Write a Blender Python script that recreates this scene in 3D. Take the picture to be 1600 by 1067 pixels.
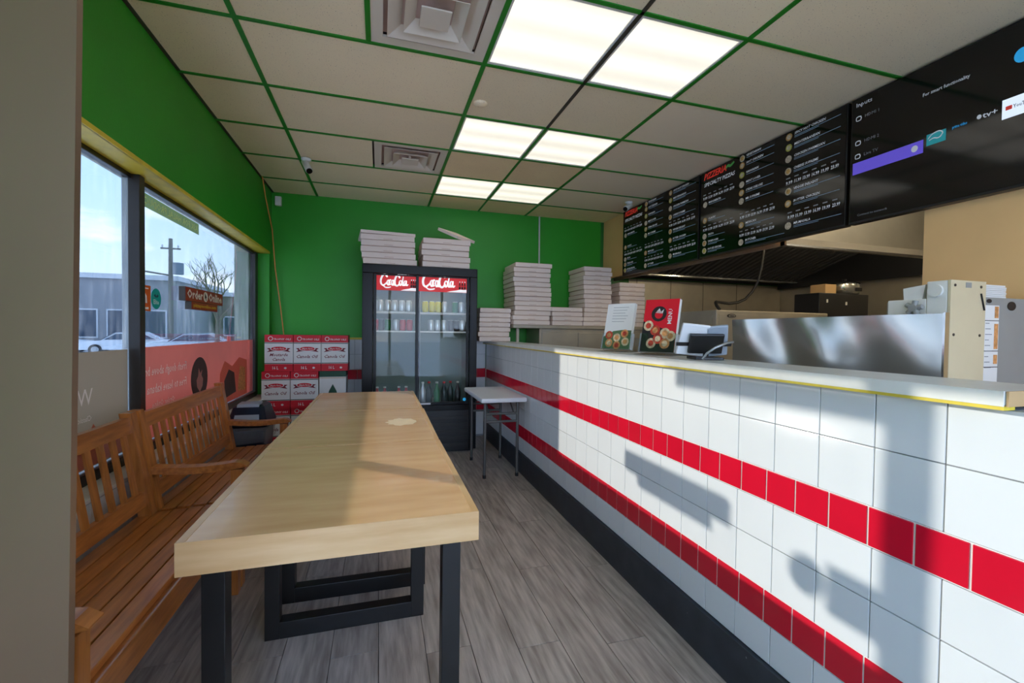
import bpy, bmesh, math, random
from mathutils import Matrix, Vector
random.seed(7)
SC = bpy.context.scene
COL = SC.collection
for o in list(bpy.data.objects): bpy.data.objects.remove(o)

def lin(r, g, b):
    f = lambda c: (c/255/12.92) if c/255 <= .04045 else ((c/255+.055)/1.055)**2.4
    return (f(r), f(g), f(b), 1.0)

# ------------------------------------------------------------------ camera
CAMZ = 1.297
cam = bpy.data.cameras.new('camera'); camo = bpy.data.objects.new('camera', cam); COL.objects.link(camo)
cam.sensor_width = 36; cam.sensor_fit = 'HORIZONTAL'; cam.lens = 689.41/1600*36; cam.clip_start = .05; cam.clip_end = 500
def cam_basis(yaw, pitch, roll):
    f = Vector((math.sin(yaw)*math.cos(pitch), math.cos(yaw)*math.cos(pitch), math.sin(pitch)))
    r = Vector((math.cos(yaw), -math.sin(yaw), 0)); u = r.cross(f)
    return f, r*math.cos(roll)+u*math.sin(roll), -r*math.sin(roll)+u*math.cos(roll)
F_, R_, U_ = cam_basis(.291692, -.021219, .012804)
m = Matrix((R_, U_, -F_)).transposed().to_4x4(); m.translation = (0, 0, CAMZ)
camo.matrix_world = m
SC.camera = camo

# ------------------------------------------------------------------ world, sun, exposure
SKY = 3.1
w = bpy.data.worlds.new('sky'); SC.world = w; w.use_nodes = True
nt = w.node_tree; nt.nodes.clear()
def N(nt, t, **k):
    n = nt.nodes.new(t)
    for a, b in k.items(): setattr(n, a, b)
    return n
tc = N(nt, 'ShaderNodeTexCoord'); sep = N(nt, 'ShaderNodeSeparateXYZ'); nt.links.new(tc.outputs['Generated'], sep.inputs[0])
rmp = N(nt, 'ShaderNodeValToRGB'); nt.links.new(sep.outputs['Z'], rmp.inputs[0])
cr = rmp.color_ramp; cr.elements[0].position = .0; cr.elements[0].color = lin(196, 217, 246)
cr.elements[1].position = .45; cr.elements[1].color = lin(122, 176, 244)
mp = N(nt, 'ShaderNodeMapping'); mp.inputs['Scale'].default_value = (2.2, 2.2, 5.5); nt.links.new(tc.outputs['Generated'], mp.inputs[0])
nz = N(nt, 'ShaderNodeTexNoise'); nz.inputs['Scale'].default_value = 2.3; nz.inputs['Detail'].default_value = 6; nt.links.new(mp.outputs[0], nz.inputs['Vector'])
cl = N(nt, 'ShaderNodeValToRGB'); cl.color_ramp.elements[0].position = .48; cl.color_ramp.elements[1].position = .68
nt.links.new(nz.outputs['Fac'], cl.inputs[0])
mx = N(nt, 'ShaderNodeMixRGB'); nt.links.new(cl.outputs[0], mx.inputs[0]); nt.links.new(rmp.outputs[0], mx.inputs[1]); mx.inputs[2].default_value = lin(246, 247, 250)
bg = N(nt, 'ShaderNodeBackground'); bg.inputs['Strength'].default_value = SKY; nt.links.new(mx.outputs[0], bg.inputs['Color'])
out = N(nt, 'ShaderNodeOutputWorld'); nt.links.new(bg.outputs[0], out.inputs[0])

SUND = Vector((.745, -.611, -.267)).normalized()
sl = bpy.data.lights.new('sun', 'SUN'); sl.energy = 5.7; sl.angle = math.radians(.55); sl.color = (1, .95, .87)
so = bpy.data.objects.new('sun', sl); COL.objects.link(so); so.location = (-20, 20, 12)
so.rotation_euler = SUND.to_track_quat('-Z', 'Y').to_euler()
LAMP = 0.42          # ceiling fixture radiance
vs = SC.view_settings
vs.view_transform = 'Standard'; vs.look = 'None'; vs.exposure = 1.17; vs.gamma = 1.0; vs.use_curve_mapping = False

# ------------------------------------------------------------------ materials
M = {}
def mat(name, col, rough=.5, metal=0., var=0., vscale=8., stretch=(1, 1, 1), bump=0., bscale=40., emit=0., spec=.5, col2=None,
        speck=None, rnd=0., coat=0., transl=0., alpha=1.):
    m = bpy.data.materials.new(name); m.use_nodes = True; nt = m.node_tree
    b = nt.nodes['Principled BSDF']; L = nt.links.new
    c = lin(*col); b.inputs['Base Color'].default_value = c; b.inputs['Roughness'].default_value = rough
    b.inputs['Metallic'].default_value = metal; b.inputs['Specular IOR Level'].default_value = spec
    b.inputs['Coat Weight'].default_value = coat
    t = N(nt, 'ShaderNodeTexCoord'); mp = N(nt, 'ShaderNodeMapping'); mp.inputs['Scale'].default_value = stretch
    L(t.outputs['Object'], mp.inputs[0])
    src = None
    if var or col2:
        n = N(nt, 'ShaderNodeTexNoise'); n.inputs['Scale'].default_value = vscale; n.inputs['Detail'].default_value = 5
        if rnd:
            oi = N(nt, 'ShaderNodeObjectInfo'); ad = N(nt, 'ShaderNodeVectorMath', operation='ADD'); sc_ = N(nt, 'ShaderNodeMath', operation='MULTIPLY'); sc_.inputs[1].default_value = 37.
            L(oi.outputs['Random'], sc_.inputs[0]); L(mp.outputs[0], ad.inputs[0]); L(sc_.outputs[0], ad.inputs[1]); L(ad.outputs[0], n.inputs['Vector'])
        else: L(mp.outputs[0], n.inputs['Vector'])
        r = N(nt, 'ShaderNodeValToRGB'); r.color_ramp.elements[0].position = .3; r.color_ramp.elements[1].position = .7
        d = lin(*col2) if col2 else tuple(x*(1-var) for x in c[:3])+(1,)
        e = c if col2 else tuple(min(1, x*(1+var)) for x in c[:3])+(1,)
        r.color_ramp.elements[0].color = d; r.color_ramp.elements[1].color = e
        L(n.outputs['Fac'], r.inputs[0]); src = r.outputs[0]
    if speck:
        v = N(nt, 'ShaderNodeTexNoise'); v.inputs['Scale'].default_value = speck[1]; v.inputs['Detail'].default_value = 2; L(t.outputs['Object'], v.inputs['Vector'])
        r = N(nt, 'ShaderNodeValToRGB'); r.color_ramp.elements[0].position = speck[2]; r.color_ramp.elements[1].position = speck[2]+.04
        L(v.outputs['Fac'], r.inputs[0]); x = N(nt, 'ShaderNodeMixRGB'); L(r.outputs[0], x.inputs[0])
        if src: L(src, x.inputs[1])
        else: x.inputs[1].default_value = c
        x.inputs[2].default_value = lin(*speck[0]); src = x.outputs[0]
    if rnd:
        oi = N(nt, 'ShaderNodeObjectInfo'); mr = N(nt, 'ShaderNodeMapRange'); mr.inputs['To Min'].default_value = 1-rnd; mr.inputs['To Max'].default_value = 1+rnd
        L(oi.outputs['Random'], mr.inputs['Value']); x = N(nt, 'ShaderNodeVectorMath', operation='SCALE'); L(mr.outputs[0], x.inputs['Scale'])
        if src: L(src, x.inputs[0])
        else: x.inputs[0].default_value = c[:3]
        src = x.outputs[0]
    if src: L(src, b.inputs['Base Color'])
    if bump:
        n = N(nt, 'ShaderNodeTexNoise'); n.inputs['Scale'].default_value = bscale; n.inputs['Detail'].default_value = 4; L(mp.outputs[0], n.inputs['Vector'])
        bp = N(nt, 'ShaderNodeBump'); bp.inputs['Strength'].default_value = bump; bp.inputs['Distance'].default_value = .01
        L(n.outputs['Fac'], bp.inputs['Height']); L(bp.outputs[0], b.inputs['Normal'])
    if emit:
        b.inputs['Emission Color'].default_value = c; b.inputs['Emission Strength'].default_value = emit
        if src: L(src, b.inputs['Emission Color'])
    o = nt.nodes['Material Output']
    if transl:
        tr = N(nt, 'ShaderNodeBsdfTranslucent'); tr.inputs[0].default_value = c
        if src: L(src, tr.inputs[0])
        ms = N(nt, 'ShaderNodeMixShader'); ms.inputs[0].default_value = transl; L(b.outputs[0], ms.inputs[1]); L(tr.outputs[0], ms.inputs[2]); L(ms.outputs[0], o.inputs[0])
    if alpha < 1:
        tr = N(nt, 'ShaderNodeBsdfTransparent'); ms = N(nt, 'ShaderNodeMixShader'); ms.inputs[0].default_value = alpha
        prev = o.inputs[0].links[0].from_socket
        L(tr.outputs[0], ms.inputs[1]); L(prev, ms.inputs[2]); L(ms.outputs[0], o.inputs[0])
    M[name] = m
    return m
def glassmat(name, tint=(1, 1, 1), gain=1.8, dirt=0.):
    m = bpy.data.materials.new(name); m.use_nodes = True; nt = m.node_tree; nt.nodes.clear(); L = nt.links.new
    o = N(nt, 'ShaderNodeOutputMaterial'); t = N(nt, 'ShaderNodeBsdfTransparent'); t.inputs[0].default_value = (*tint, 1)
    g = N(nt, 'ShaderNodeBsdfGlossy'); g.inputs['Roughness'].default_value = .015
    ge = N(nt, 'ShaderNodeNewGeometry'); dt = N(nt, 'ShaderNodeVectorMath', operation='DOT_PRODUCT'); L(ge.outputs['Normal'], dt.inputs[0]); L(ge.outputs['Incoming'], dt.inputs[1])
    ab = N(nt, 'ShaderNodeMath', operation='ABSOLUTE'); L(dt.outputs['Value'], ab.inputs[0])
    om = N(nt, 'ShaderNodeMath', operation='SUBTRACT'); om.inputs[0].default_value = 1.; L(ab.outputs[0], om.inputs[1])
    pw = N(nt, 'ShaderNodeMath', operation='POWER'); pw.inputs[1].default_value = 5.; L(om.outputs[0], pw.inputs[0])
    ma = N(nt, 'ShaderNodeMath', operation='MULTIPLY_ADD'); ma.inputs[1].default_value = .96; ma.inputs[2].default_value = .04; L(pw.outputs[0], ma.inputs[0])
    mu = N(nt, 'ShaderNodeMath', operation='MULTIPLY', use_clamp=True); mu.inputs[1].default_value = gain; L(ma.outputs[0], mu.inputs[0])
    x = N(nt, 'ShaderNodeMixShader'); L(mu.outputs[0], x.inputs[0]); L(t.outputs[0], x.inputs[1]); L(g.outputs[0], x.inputs[2])
    last = x
    if dirt:
        tcn = N(nt, 'ShaderNodeTexCoord'); mp = N(nt, 'ShaderNodeMapping'); mp.inputs['Scale'].default_value = (1, 14, 2.5); L(tcn.outputs['Object'], mp.inputs[0])
        nz = N(nt, 'ShaderNodeTexNoise'); nz.inputs['Scale'].default_value = 2; nz.inputs['Detail'].default_value = 5; L(mp.outputs[0], nz.inputs['Vector'])
        r = N(nt, 'ShaderNodeMapRange'); r.inputs['From Min'].default_value = .5; r.inputs['From Max'].default_value = .85; r.inputs['To Max'].default_value = dirt; L(nz.outputs['Fac'], r.inputs['Value'])
        df = N(nt, 'ShaderNodeBsdfTranslucent'); df.inputs[0].default_value = (.8, .85, .9, 1)
        y = N(nt, 'ShaderNodeMixShader'); L(r.outputs[0], y.inputs[0]); L(x.outputs[0], y.inputs[1]); L(df.outputs[0], y.inputs[2]); last = y
    L(last.outputs[0], o.inputs[0]); M[name] = m; return m

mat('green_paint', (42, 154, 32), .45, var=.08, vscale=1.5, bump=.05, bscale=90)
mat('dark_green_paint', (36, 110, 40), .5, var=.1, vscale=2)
mat('yellow_paint', (226, 200, 62), .45, var=.12, vscale=12)
mat('tan_paint', (240, 192, 130), .5, var=.06, vscale=2)
mat('white_plaster', (200, 196, 190), .7)
mat('white_tile', (228, 230, 231), .12, var=.015, vscale=2, spec=.5, rnd=.015)
mat('red_tile', (214, 22, 48), .12, var=.05, vscale=3, rnd=.05)
mat('grout', (150, 152, 156), .8)
mat('base_dark', (52, 56, 64), .5, var=.25, vscale=9, speck=((200, 205, 210), 60, .76))
mat('plank', (198, 186, 173), .42, col2=(142, 130, 119), vscale=6, stretch=(7, .7, 1), rnd=.1, bump=.1, bscale=30)
mat('floor_under', (30, 28, 27), .8)
mat('ceil_cream', (252, 230, 190), .85, var=.03, vscale=2, speck=((176, 152, 120), 150, .66), rnd=.03)
mat('ceil_white', (255, 232, 198), .85, rnd=.02, var=.03, vscale=2)
mat('ceil_tan', (252, 222, 172), .85, rnd=.03, var=.05, vscale=3, speck=((186, 150, 100), 120, .66))
mat('grid_green', (28, 130, 26), .45)
mat('grid_dark', (62, 56, 46), .5)
mat('slab', (90, 86, 80), .9)
mat('maple', (236, 192, 140), .26, coat=.2, col2=(220, 172, 118), vscale=2.2, stretch=(1.2, 6, 1), var=.1)
mat('maple_edge', (226, 188, 138), .35, col2=(206, 160, 106), vscale=3, stretch=(1, 1, 9), var=.1)
mat('bench_wood', (194, 122, 60), .3, col2=(148, 86, 38), vscale=5, stretch=(10, 1.2, 10), rnd=.12, coat=.3)
mat('bench_wood_v', (196, 124, 60), .3, col2=(152, 90, 38), vscale=5, stretch=(10, 10, 1.2), rnd=.12, coat=.3)
mat('black_steel', (26, 24, 22), .4, var=.2, vscale=12)
mat('black_plastic', (16, 16, 18), .35)
mat('black_gloss', (10, 10, 12), .3, spec=.25)
mat('dark_frame', (46, 42, 40), .4, var=.1)
mat('alu', (168, 172, 176), .35, metal=.7)
mat('alu_outer', (196, 200, 200), .6)
mat('brushed', (122, 97, 74), .40, metal=.5, var=.1, vscale=3, stretch=(1, 1, .4))
mat('stainless', (214, 214, 210), .2, metal=.92, var=.06, vscale=3, stretch=(1, 1, .5))
mat('stainless_dull', (168, 160, 144), .4, metal=.45, var=.1, vscale=4)
mat('chrome', (210, 212, 214), .12, metal=1.)
mat('hood_steel', (205, 198, 180), .38, metal=.85, var=.04)
mat('hood_dark', (34, 34, 36), .4, metal=.2)
mat('counter_laminate', (206, 208, 206), .3, var=.06, vscale=10)
mat('ledge_white', (232, 230, 222), .4, var=.05, vscale=12)
mat('white_plastic', (226, 227, 230), .4, bump=.08, bscale=220)
mat('cream_metal', (216, 200, 164), .45, var=.04, vscale=5)
mat('white_metal', (228, 226, 218), .4, var=.03)
mat('grey_metal', (150, 150, 146), .45, var=.04)
mat('box_white', (240, 224, 214), .7, var=.02, rnd=.03)
mat('box_edge', (206, 176, 160), .8)
mat('carton_white', (226, 226, 222), .6)
mat('carton_red', (206, 20, 40), .5)
mat('carton_green', (20, 74, 50), .5)
mat('carton_side', (196, 160, 112), .7)
mat('print_maroon', (120, 20, 36), .6)
mat('print_black', (24, 20, 22), .6)
mat('print_white', (240, 240, 240), .6)
mat('print_red', (214, 30, 36), .6)
mat('print_yellow', (240, 200, 60), .6)
mat('cooler_red', (214, 20, 22), .4, emit=.18)
mat('cooler_white', (245, 245, 245), .4, emit=.25)
mat('cooler_inside', (120, 136, 128), .5)
mat('can_silver', (206, 210, 212), .28, metal=.6)
mat('can_red', (196, 26, 30), .3)
mat('worn', (240, 216, 178), .5, var=.06, vscale=20)
mat('can_green', (40, 120, 70), .3)
mat('can_yellow', (214, 200, 40), .3)
mat('can_dark', (40, 34, 34), .3)
mat('bottle_dark', (40, 52, 48), .15)
mat('navy', (14, 22, 40), .35, spec=.3)
mat('bin_flap', (150, 160, 172), .35)
mat('bag', (200, 205, 212), .25, alpha=.2, bump=.9, bscale=25)
mat('acrylic_edge', (222, 232, 240), .1, alpha=.35)
mat('paper', (236, 234, 230), .6)
mat('paper_red', (222, 24, 44), .35)
mat('paper_green', (84, 116, 74), .5)
mat('food_a', (214, 150, 90), .6, var=.35, vscale=60)
mat('food_b', (196, 64, 40), .6, var=.4, vscale=60)
mat('food_c', (226, 200, 160), .6, var=.35, vscale=60)
mat('screen_black', (13, 13, 15), .09)
mat('scr_white', (176, 180, 186), .5, emit=0.18)
mat('scr_blue', (104, 126, 146), .5, emit=0.15)
mat('scr_grey', (120, 122, 126), .5, emit=0.08)
mat('scr_red', (200, 50, 40), .5, emit=0.15)
mat('scr_green', (70, 140, 70), .5, emit=0.1)
mat('scr_purple', (92, 76, 190), .4, emit=0.25)
mat('scr_teal', (30, 132, 140), .4, emit=0.2)
mat('scr_cyan', (40, 150, 205), .4, emit=0.25)
mat('scr_pale', (214, 224, 236), .4, emit=0.35)
mat('pizza_a', (170, 160, 140), .5, var=.4, vscale=90, emit=.05)
mat('pizza_b', (165, 130, 70), .5, var=.4, vscale=90, emit=.05)
mat('pizza_c', (150, 150, 60), .5, var=.4, vscale=90, emit=.05)
mat('vent_white', (226, 212, 190), .5)
mat('diffuser', (255, 248, 230), .5, emit=LAMP)
mat('fixture_white', (230, 228, 220), .5)
mat('led', (240, 255, 248), .5, emit=3.5)  # glow for the strip added inside the cooler
mat('hood_fill_lamp', (255, 236, 200), .5, emit=38.)
mat('leg_grey', (98, 96, 94), .4, metal=.4)
mat('baffle', (86, 86, 88), .4, metal=.4)
mat('kitchen_tube', (255, 244, 220), .5, emit=7.)
mat('orange_cable', (220, 140, 70), .5)
mat('black_rubber', (14, 14, 15), .5)
mat('conduit', (200, 205, 200), .5)
mat('banner_red', (228, 160, 152), .5, var=.06, vscale=3, transl=.4)
mat('banner_grey', (196, 188, 174), .5, transl=.3)
mat('banner_pink', (226, 140, 116), .5, transl=.4)
mat('banner_dark', (70, 60, 56), .5, transl=.2)
mat('banner_text', (252, 244, 240), .5)
mat('strip_green', (170, 190, 160), .5, transl=.6)
mat('strip_text', (232, 236, 170), .5, transl=.2)
mat('sticker_orange', (226, 104, 30), .5, transl=.1)
mat('sticker_teal', (12, 132, 120), .5, transl=.15)
mat('sign_red', (158, 56, 36), .5)
mat('sign_white', (244, 236, 224), .5)
mat('sign_back', (70, 64, 58), .6)
mat('concrete', (188, 190, 180), .8, var=.08, vscale=4)
mat('bounce_ground', (222, 224, 228), .9, col2=(188, 188, 190), vscale=.25)  # ground made snow-pale to bounce light up to the ceiling
mat('snow', (228, 232, 238), .9, var=.03)
mat('bld_grey', (146, 148, 152), .8, var=.05)
mat('bld_brown', (120, 104, 98), .8, var=.1)
mat('bld_light', (205, 208, 212), .8)
mat('bld_glass', (70, 84, 100), .15)
mat('car_silver', (206, 212, 220), .25, metal=.2)
mat('car_white', (226, 230, 234), .3)
mat('car_glass', (70, 82, 96), .08)
mat('tyre', (26, 26, 28), .7)
mat('bark', (104, 92, 84), .9)
mat('pole_wood', (120, 116, 112), .9)
mat('transformer', (110, 124, 140), .5)
mat('post_red', (206, 70, 60), .5)
mat('cable_lamp', (235, 235, 230), .5)
def tubes(m):
    nt = m.node_tree; b = nt.nodes['Principled BSDF']; t = N(nt, 'ShaderNodeTexCoord'); w_ = N(nt, 'ShaderNodeTexWave'); w_.bands_direction = 'Y'; w_.inputs['Scale'].default_value = 1.35; w_.inputs['Distortion'].default_value = 0; w_.inputs['Phase Offset'].default_value = 1.2
    nt.links.new(t.outputs['Object'], w_.inputs['Vector']); r = N(nt, 'ShaderNodeMapRange'); r.inputs['To Min'].default_value = LAMP*.82; r.inputs['To Max'].default_value = LAMP*1.12; nt.links.new(w_.outputs['Fac'], r.inputs['Value']); nt.links.new(r.outputs[0], b.inputs['Emission Strength'])
tubes(M['diffuser'])
glassmat('glass_window', (.515, .52, .515), .9, dirt=.05)  # dark tint added to hold down sun and sky against the fill
glassmat('glass_front', (.98, .98, .98), .9)
glassmat('glass_cooler', (.96, .98, .97), .6)
glassmat('acrylic', (.96, .98, .99), 1.2)

# ------------------------------------------------------------------ mesh helpers
class MB:
    def __init__(s): s.v = []; s.f = []; s.m = []; s.mats = []; s.sm = []
    def mi(s, name):
        if name not in s.mats: s.mats.append(name)
        return s.mats.index(name)
    def add(s, vs, fs, mt, smooth=False):
        o = len(s.v); k = s.mi(mt); s.v += [tuple(v) for v in vs]
        for f in fs: s.f.append(tuple(i+o for i in f)); s.m.append(k); s.sm.append(smooth)
        return s
    def box(s, x0, x1, y0, y1, z0, z1, mt, bev=0., xf=None):
        if bev:
            bm = bmesh.new(); bmesh.ops.create_cube(bm, size=1)
            for v in bm.verts: v.co = ((x0+x1)/2+v.co.x*(x1-x0), (y0+y1)/2+v.co.y*(y1-y0), (z0+z1)/2+v.co.z*(z1-z0))
            bmesh.ops.bevel(bm, geom=bm.edges[:], offset=bev, segments=2, affect='EDGES', profile=.6)
            bm.verts.index_update(); vs = [v.co.copy() for v in bm.verts]; fs = [[v.index for v in f.verts] for f in bm.faces]; bm.free()
        else:
            vs = [Vector((x, y, z)) for z in (z0, z1) for y in (y0, y1) for x in (x0, x1)]
            fs = [(0, 2, 3, 1), (4, 5, 7, 6), (0, 1, 5, 4), (2, 6, 7, 3), (0, 4, 6, 2), (1, 3, 7, 5)]
        if xf is not None: vs = [xf @ Vector(v) for v in vs]
        return s.add(vs, fs, mt)
    def prism(s, poly, axis, a, b, mt):
        n = len(poly)
        def P(p, t): return {'x': (t, p[0], p[1]), 'y': (p[0], t, p[1]), 'z': (p[0], p[1], t)}[axis]
        vs = [P(p, a) for p in poly]+[P(p, b) for p in poly]
        fs = [tuple(range(n))[::-1], tuple(range(n, 2*n))]+[(i, (i+1) % n, n+(i+1) % n, n+i) for i in range(n)]
        return s.add(vs, fs, mt)
    def tube(s, pts, r, mt, seg=8, cap=True, smooth=True):
        pts = [Vector(p) for p in pts]; n = len(pts); rs = r if isinstance(r, (list, tuple)) else [r]*n
        vs = []; prev = None
        for i, p in enumerate(pts):
            t = (pts[min(i+1, n-1)]-pts[max(i-1, 0)]).normalized()
            if prev is None: a = t.orthogonal().normalized()
            else: a = (prev-t*prev.dot(t)).normalized()
            prev = a; b = t.cross(a)
            vs += [p+(a*math.cos(2*math.pi*k/seg)+b*math.sin(2*math.pi*k/seg))*rs[i] for k in range(seg)]
        fs = [(i*seg+k, i*seg+(k+1) % seg, (i+1)*seg+(k+1) % seg, (i+1)*seg+k) for i in range(n-1) for k in range(seg)]
        s.add(vs, fs, mt, smooth)
        if cap: s.add(vs[:seg], [tuple(range(seg))[::-1]], mt); s.add(vs[-seg:], [tuple(range(seg))], mt)
        return s
    def lathe(s, prof, mt, seg=16, c=(0, 0, 0), smooth=True, xf=None):
        vs = []; n = len(prof)
        for r, z in prof:
            for k in range(seg):
                v = Vector((c[0]+r*math.cos(2*math.pi*k/seg), c[1]+r*math.sin(2*math.pi*k/seg), c[2]+z)); vs.append(xf @ v if xf is not None else v)
        fs = [(i*seg+k, i*seg+(k+1) % seg, (i+1)*seg+(k+1) % seg, (i+1)*seg+k) for i in range(n-1) for k in range(seg)]
        return s.add(vs, fs, mt, smooth)
    def disc(s, o, xd, yd, rx, ry, mt, seg=20, th=.001):
        o, xd, yd = Vector(o), Vector(xd), Vector(yd); nn = xd.cross(yd)
        a = [o+xd*rx*math.cos(2*math.pi*k/seg)+yd*ry*math.sin(2*math.pi*k/seg) for k in range(seg)]
        b = [v+nn*th for v in a]
        s.add(a+b, [tuple(range(seg, 2*seg))]+[(k, (k+1) % seg, seg+(k+1) % seg, seg+k) for k in range(seg)], mt); return s
    def slab(s, o, xd, yd, x0, x1, y0, y1, mt, th=.001):
        o, xd, yd = Vector(o), Vector(xd), Vector(yd); nn = xd.cross(yd)
        a = [o+xd*x+yd*y for x, y in ((x0, y0), (x1, y0), (x1, y1), (x0, y1))]; b = [v+nn*th for v in a]
        s.add(a+b, [(3, 2, 1, 0), (4, 5, 6, 7), (0, 1, 5, 4), (1, 2, 6, 5), (2, 3, 7, 6), (3, 0, 4, 7)], mt); return s
    def poly(s, o, xd, yd, pts, mt, th=.001):
        o, xd, yd = Vector(o), Vector(xd), Vector(yd); nn = xd.cross(yd); n = len(pts)
        a = [o+xd*x+yd*y for x, y in pts]; b = [v+nn*th for v in a]
        s.add(a+b, [tuple(range(n, 2*n))]+[(k, (k+1) % n, n+(k+1) % n, n+k) for k in range(n)], mt); return s
    def ribbon(s, o, xd, yd, pts, wd, mt, off=.002, sub=6):
        o, xd, yd = Vector(o), Vector(xd), Vector(yd); nn = xd.cross(yd)
        P = [Vector((a, b)) for a, b in pts]; Q = []
        for i in range(len(P)-1):
            p0, p1, p2, p3 = P[max(i-1, 0)], P[i], P[i+1], P[min(i+2, len(P)-1)]
            for k in range(sub):
                t = k/sub; Q.append(.5*((2*p1)+(p2-p0)*t+(2*p0-5*p1+4*p2-p3)*t*t+(3*p1-p0-3*p2+p3)*t**3))
        Q.append(P[-1]); n = len(Q); vs = []
        for i, q in enumerate(Q):
            t = (Q[min(i+1, n-1)]-Q[max(i-1, 0)]); t = t.normalized() if t.length > 0 else Vector((1, 0)); nr = Vector((-t.y, t.x))
            ww = wd*(.45+.55*math.sin(math.pi*(.12+.76*i/(n-1))))
            for sg in (-1, 1):
                c = q+nr*ww*.5*sg; vs.append(o+xd*c.x+yd*c.y+nn*off)
        fs = [(2*i, 2*i+1, 2*i+3, 2*i+2) for i in range(n-1)]
        return s.add(vs, fs, mt)
    def text(s, body, o, xd, yd, size, mt, bold=0., shear=0., ax='LEFT', off=.0015, sx=1., width=None):
        key = (body, bold, shear)
        if key not in _TXT:
            c = bpy.data.curves.new('t', 'FONT'); c.body = body; c.size = 1; c.offset = bold; c.shear = shear; c.resolution_u = 1; c.fill_mode = 'FRONT'
            ob = bpy.data.objects.new('t', c); COL.objects.link(ob)
            dg = bpy.context.evaluated_depsgraph_get(); me = bpy.data.meshes.new_from_object(ob.evaluated_get(dg))
            _TXT[key] = ([v.co.copy() for v in me.vertices], [tuple(p.vertices) for p in me.polygons])
            bpy.data.objects.remove(ob); bpy.data.curves.remove(c); bpy.data.meshes.remove(me)
        vs, fs = _TXT[key]
        if not vs: return s
        w = max(v.x for v in vs)-min(v.x for v in vs); x0 = min(v.x for v in vs)
        kx = size*sx
        if width: kx = width/w
        sh = {'LEFT': 0, 'CENTER': -w/2, 'RIGHT': -w}[ax]
        o, xd, yd = Vector(o), Vector(xd), Vector(yd); nn = xd.cross(yd)
        return s.add([o+xd*((v.x-x0+sh)*kx)+yd*(v.y*size)+nn*off for v in vs], fs, mt)
    def mesh(s, name, off=(0, 0, 0)):
        me = bpy.data.meshes.new(name); ox, oy, oz = off
        me.from_pydata([(x-ox, y-oy, z-oz) for x, y, z in s.v], [], s.f)
        for n in s.mats: me.materials.append(M[n])
        me.polygons.foreach_set('material_index', s.m); me.polygons.foreach_set('use_smooth', s.sm); me.update(); return me
    def build(s, name, parent=None, off=None):
        if off is None: off = root_loc(parent) if parent else (0, 0, 0)
        o = bpy.data.objects.new(name, s.mesh(name, off)); COL.objects.link(o)
        if parent: o.parent = parent
        return o
_TXT = {}
def root_loc(o):
    while o.parent: o = o.parent
    return tuple(o.location) if o.type == 'EMPTY' or o.get('_org') else (0, 0, 0)
def tag(o, label, cat, group=None):
    o['label'] = label; o['category'] = cat
    if group: o['group'] = group
    return o
def struct(o): o['kind'] = 'structure'; return o
def thing(name, loc, label, cat, group=None, rz=0.):
    o = bpy.data.objects.new(name, None); COL.objects.link(o); o.location = loc; o.rotation_euler.z = rz; o.empty_display_size = .1
    return tag(o, label, cat, group)
def solo(mb, name, loc, label, cat, group=None):
    """one-mesh thing whose origin sits at loc"""
    o = bpy.data.objects.new(name, mb.mesh(name, loc)); COL.objects.link(o); o.location = loc
    return tag(o, label, cat, group)
def piece(me, name, parent, loc, rot=None):
    o = bpy.data.objects.new(name, me); COL.objects.link(o); o.parent = parent
    pl = root_loc(parent); o.location = (loc[0]-pl[0], loc[1]-pl[1], loc[2]-pl[2])
    if rot: o.rotation_euler = rot
    return o
ORD = ['first', 'second', 'third', 'fourth', 'fifth', 'sixth', 'seventh', 'eighth', 'ninth', 'tenth', 'eleventh', 'twelfth', 'thirteenth', 'fourteenth', 'fifteenth']
NX, PX, PY, NY, PZ, NZ = (-1, 0, 0), (1, 0, 0), (0, 1, 0), (0, -1, 0), (0, 0, 1), (0, 0, -1)

# ------------------------------------------------------------------ key planes
XL, XR, YB, ZT, XM, XK, YF = -1.13, 1.27, 5.375, 2.785, 2.885, 5.95, -1.6
TH = .154    # white tile pitch
# ---- outdoors ground
g = MB(); g.box(-160, 60, -60, 200, -.6, -.42, 'bounce_ground'); gr = struct(g.build('ground'))
# ---- floor
b = MB(); b.box(-1.32, XK+.1, YF-.1, YB+.1, -.42, -.012, 'floor_under'); floor = struct(b.build('floor'))
pw, plen = .183, 1.22
pm = MB(); pm.box(-pw/2+.0012, pw/2-.0012, -plen/2+.0012, plen/2-.0012, -.012, 0, 'plank', bev=.0012); pme = pm.mesh('floor_plank')
x = -1.097+pw/2-pw*0; i = 0
x = 1.102-pw*.5+pw
while x > XL-pw: x -= pw
x += pw*.5
x0 = 1.102-pw/2
cols = [x0+k*pw for k in range(-12, 10)]
for k, cx in enumerate(cols):
    if cx-pw/2 < XL-.2 or cx+pw/2 > 2.95: continue
    y = YF+((k*.47) % 1)*plen-plen/2
    while y-plen/2 < YB:
        lo, hi = max(y-plen/2, YF), min(y+plen/2, YB-.01)
        if hi-lo > .05:
            if hi-lo > plen-.001: piece(pme, 'floor_plank', floor, (cx, y, 0))
            else:
                q = MB(); q.box(-pw/2+.0012, pw/2-.0012, -(hi-lo)/2+.0012, (hi-lo)/2-.0012, -.012, 0, 'plank', bev=.0012); piece(q.mesh('floor_plank'), 'floor_plank', floor, (cx, (lo+hi)/2, 0))
        y += plen
b = MB(); b.box(2.96, XK, YF, YB, -.012, 0, 'slab'); b.build('kitchen_floor_sheet', floor)

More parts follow.
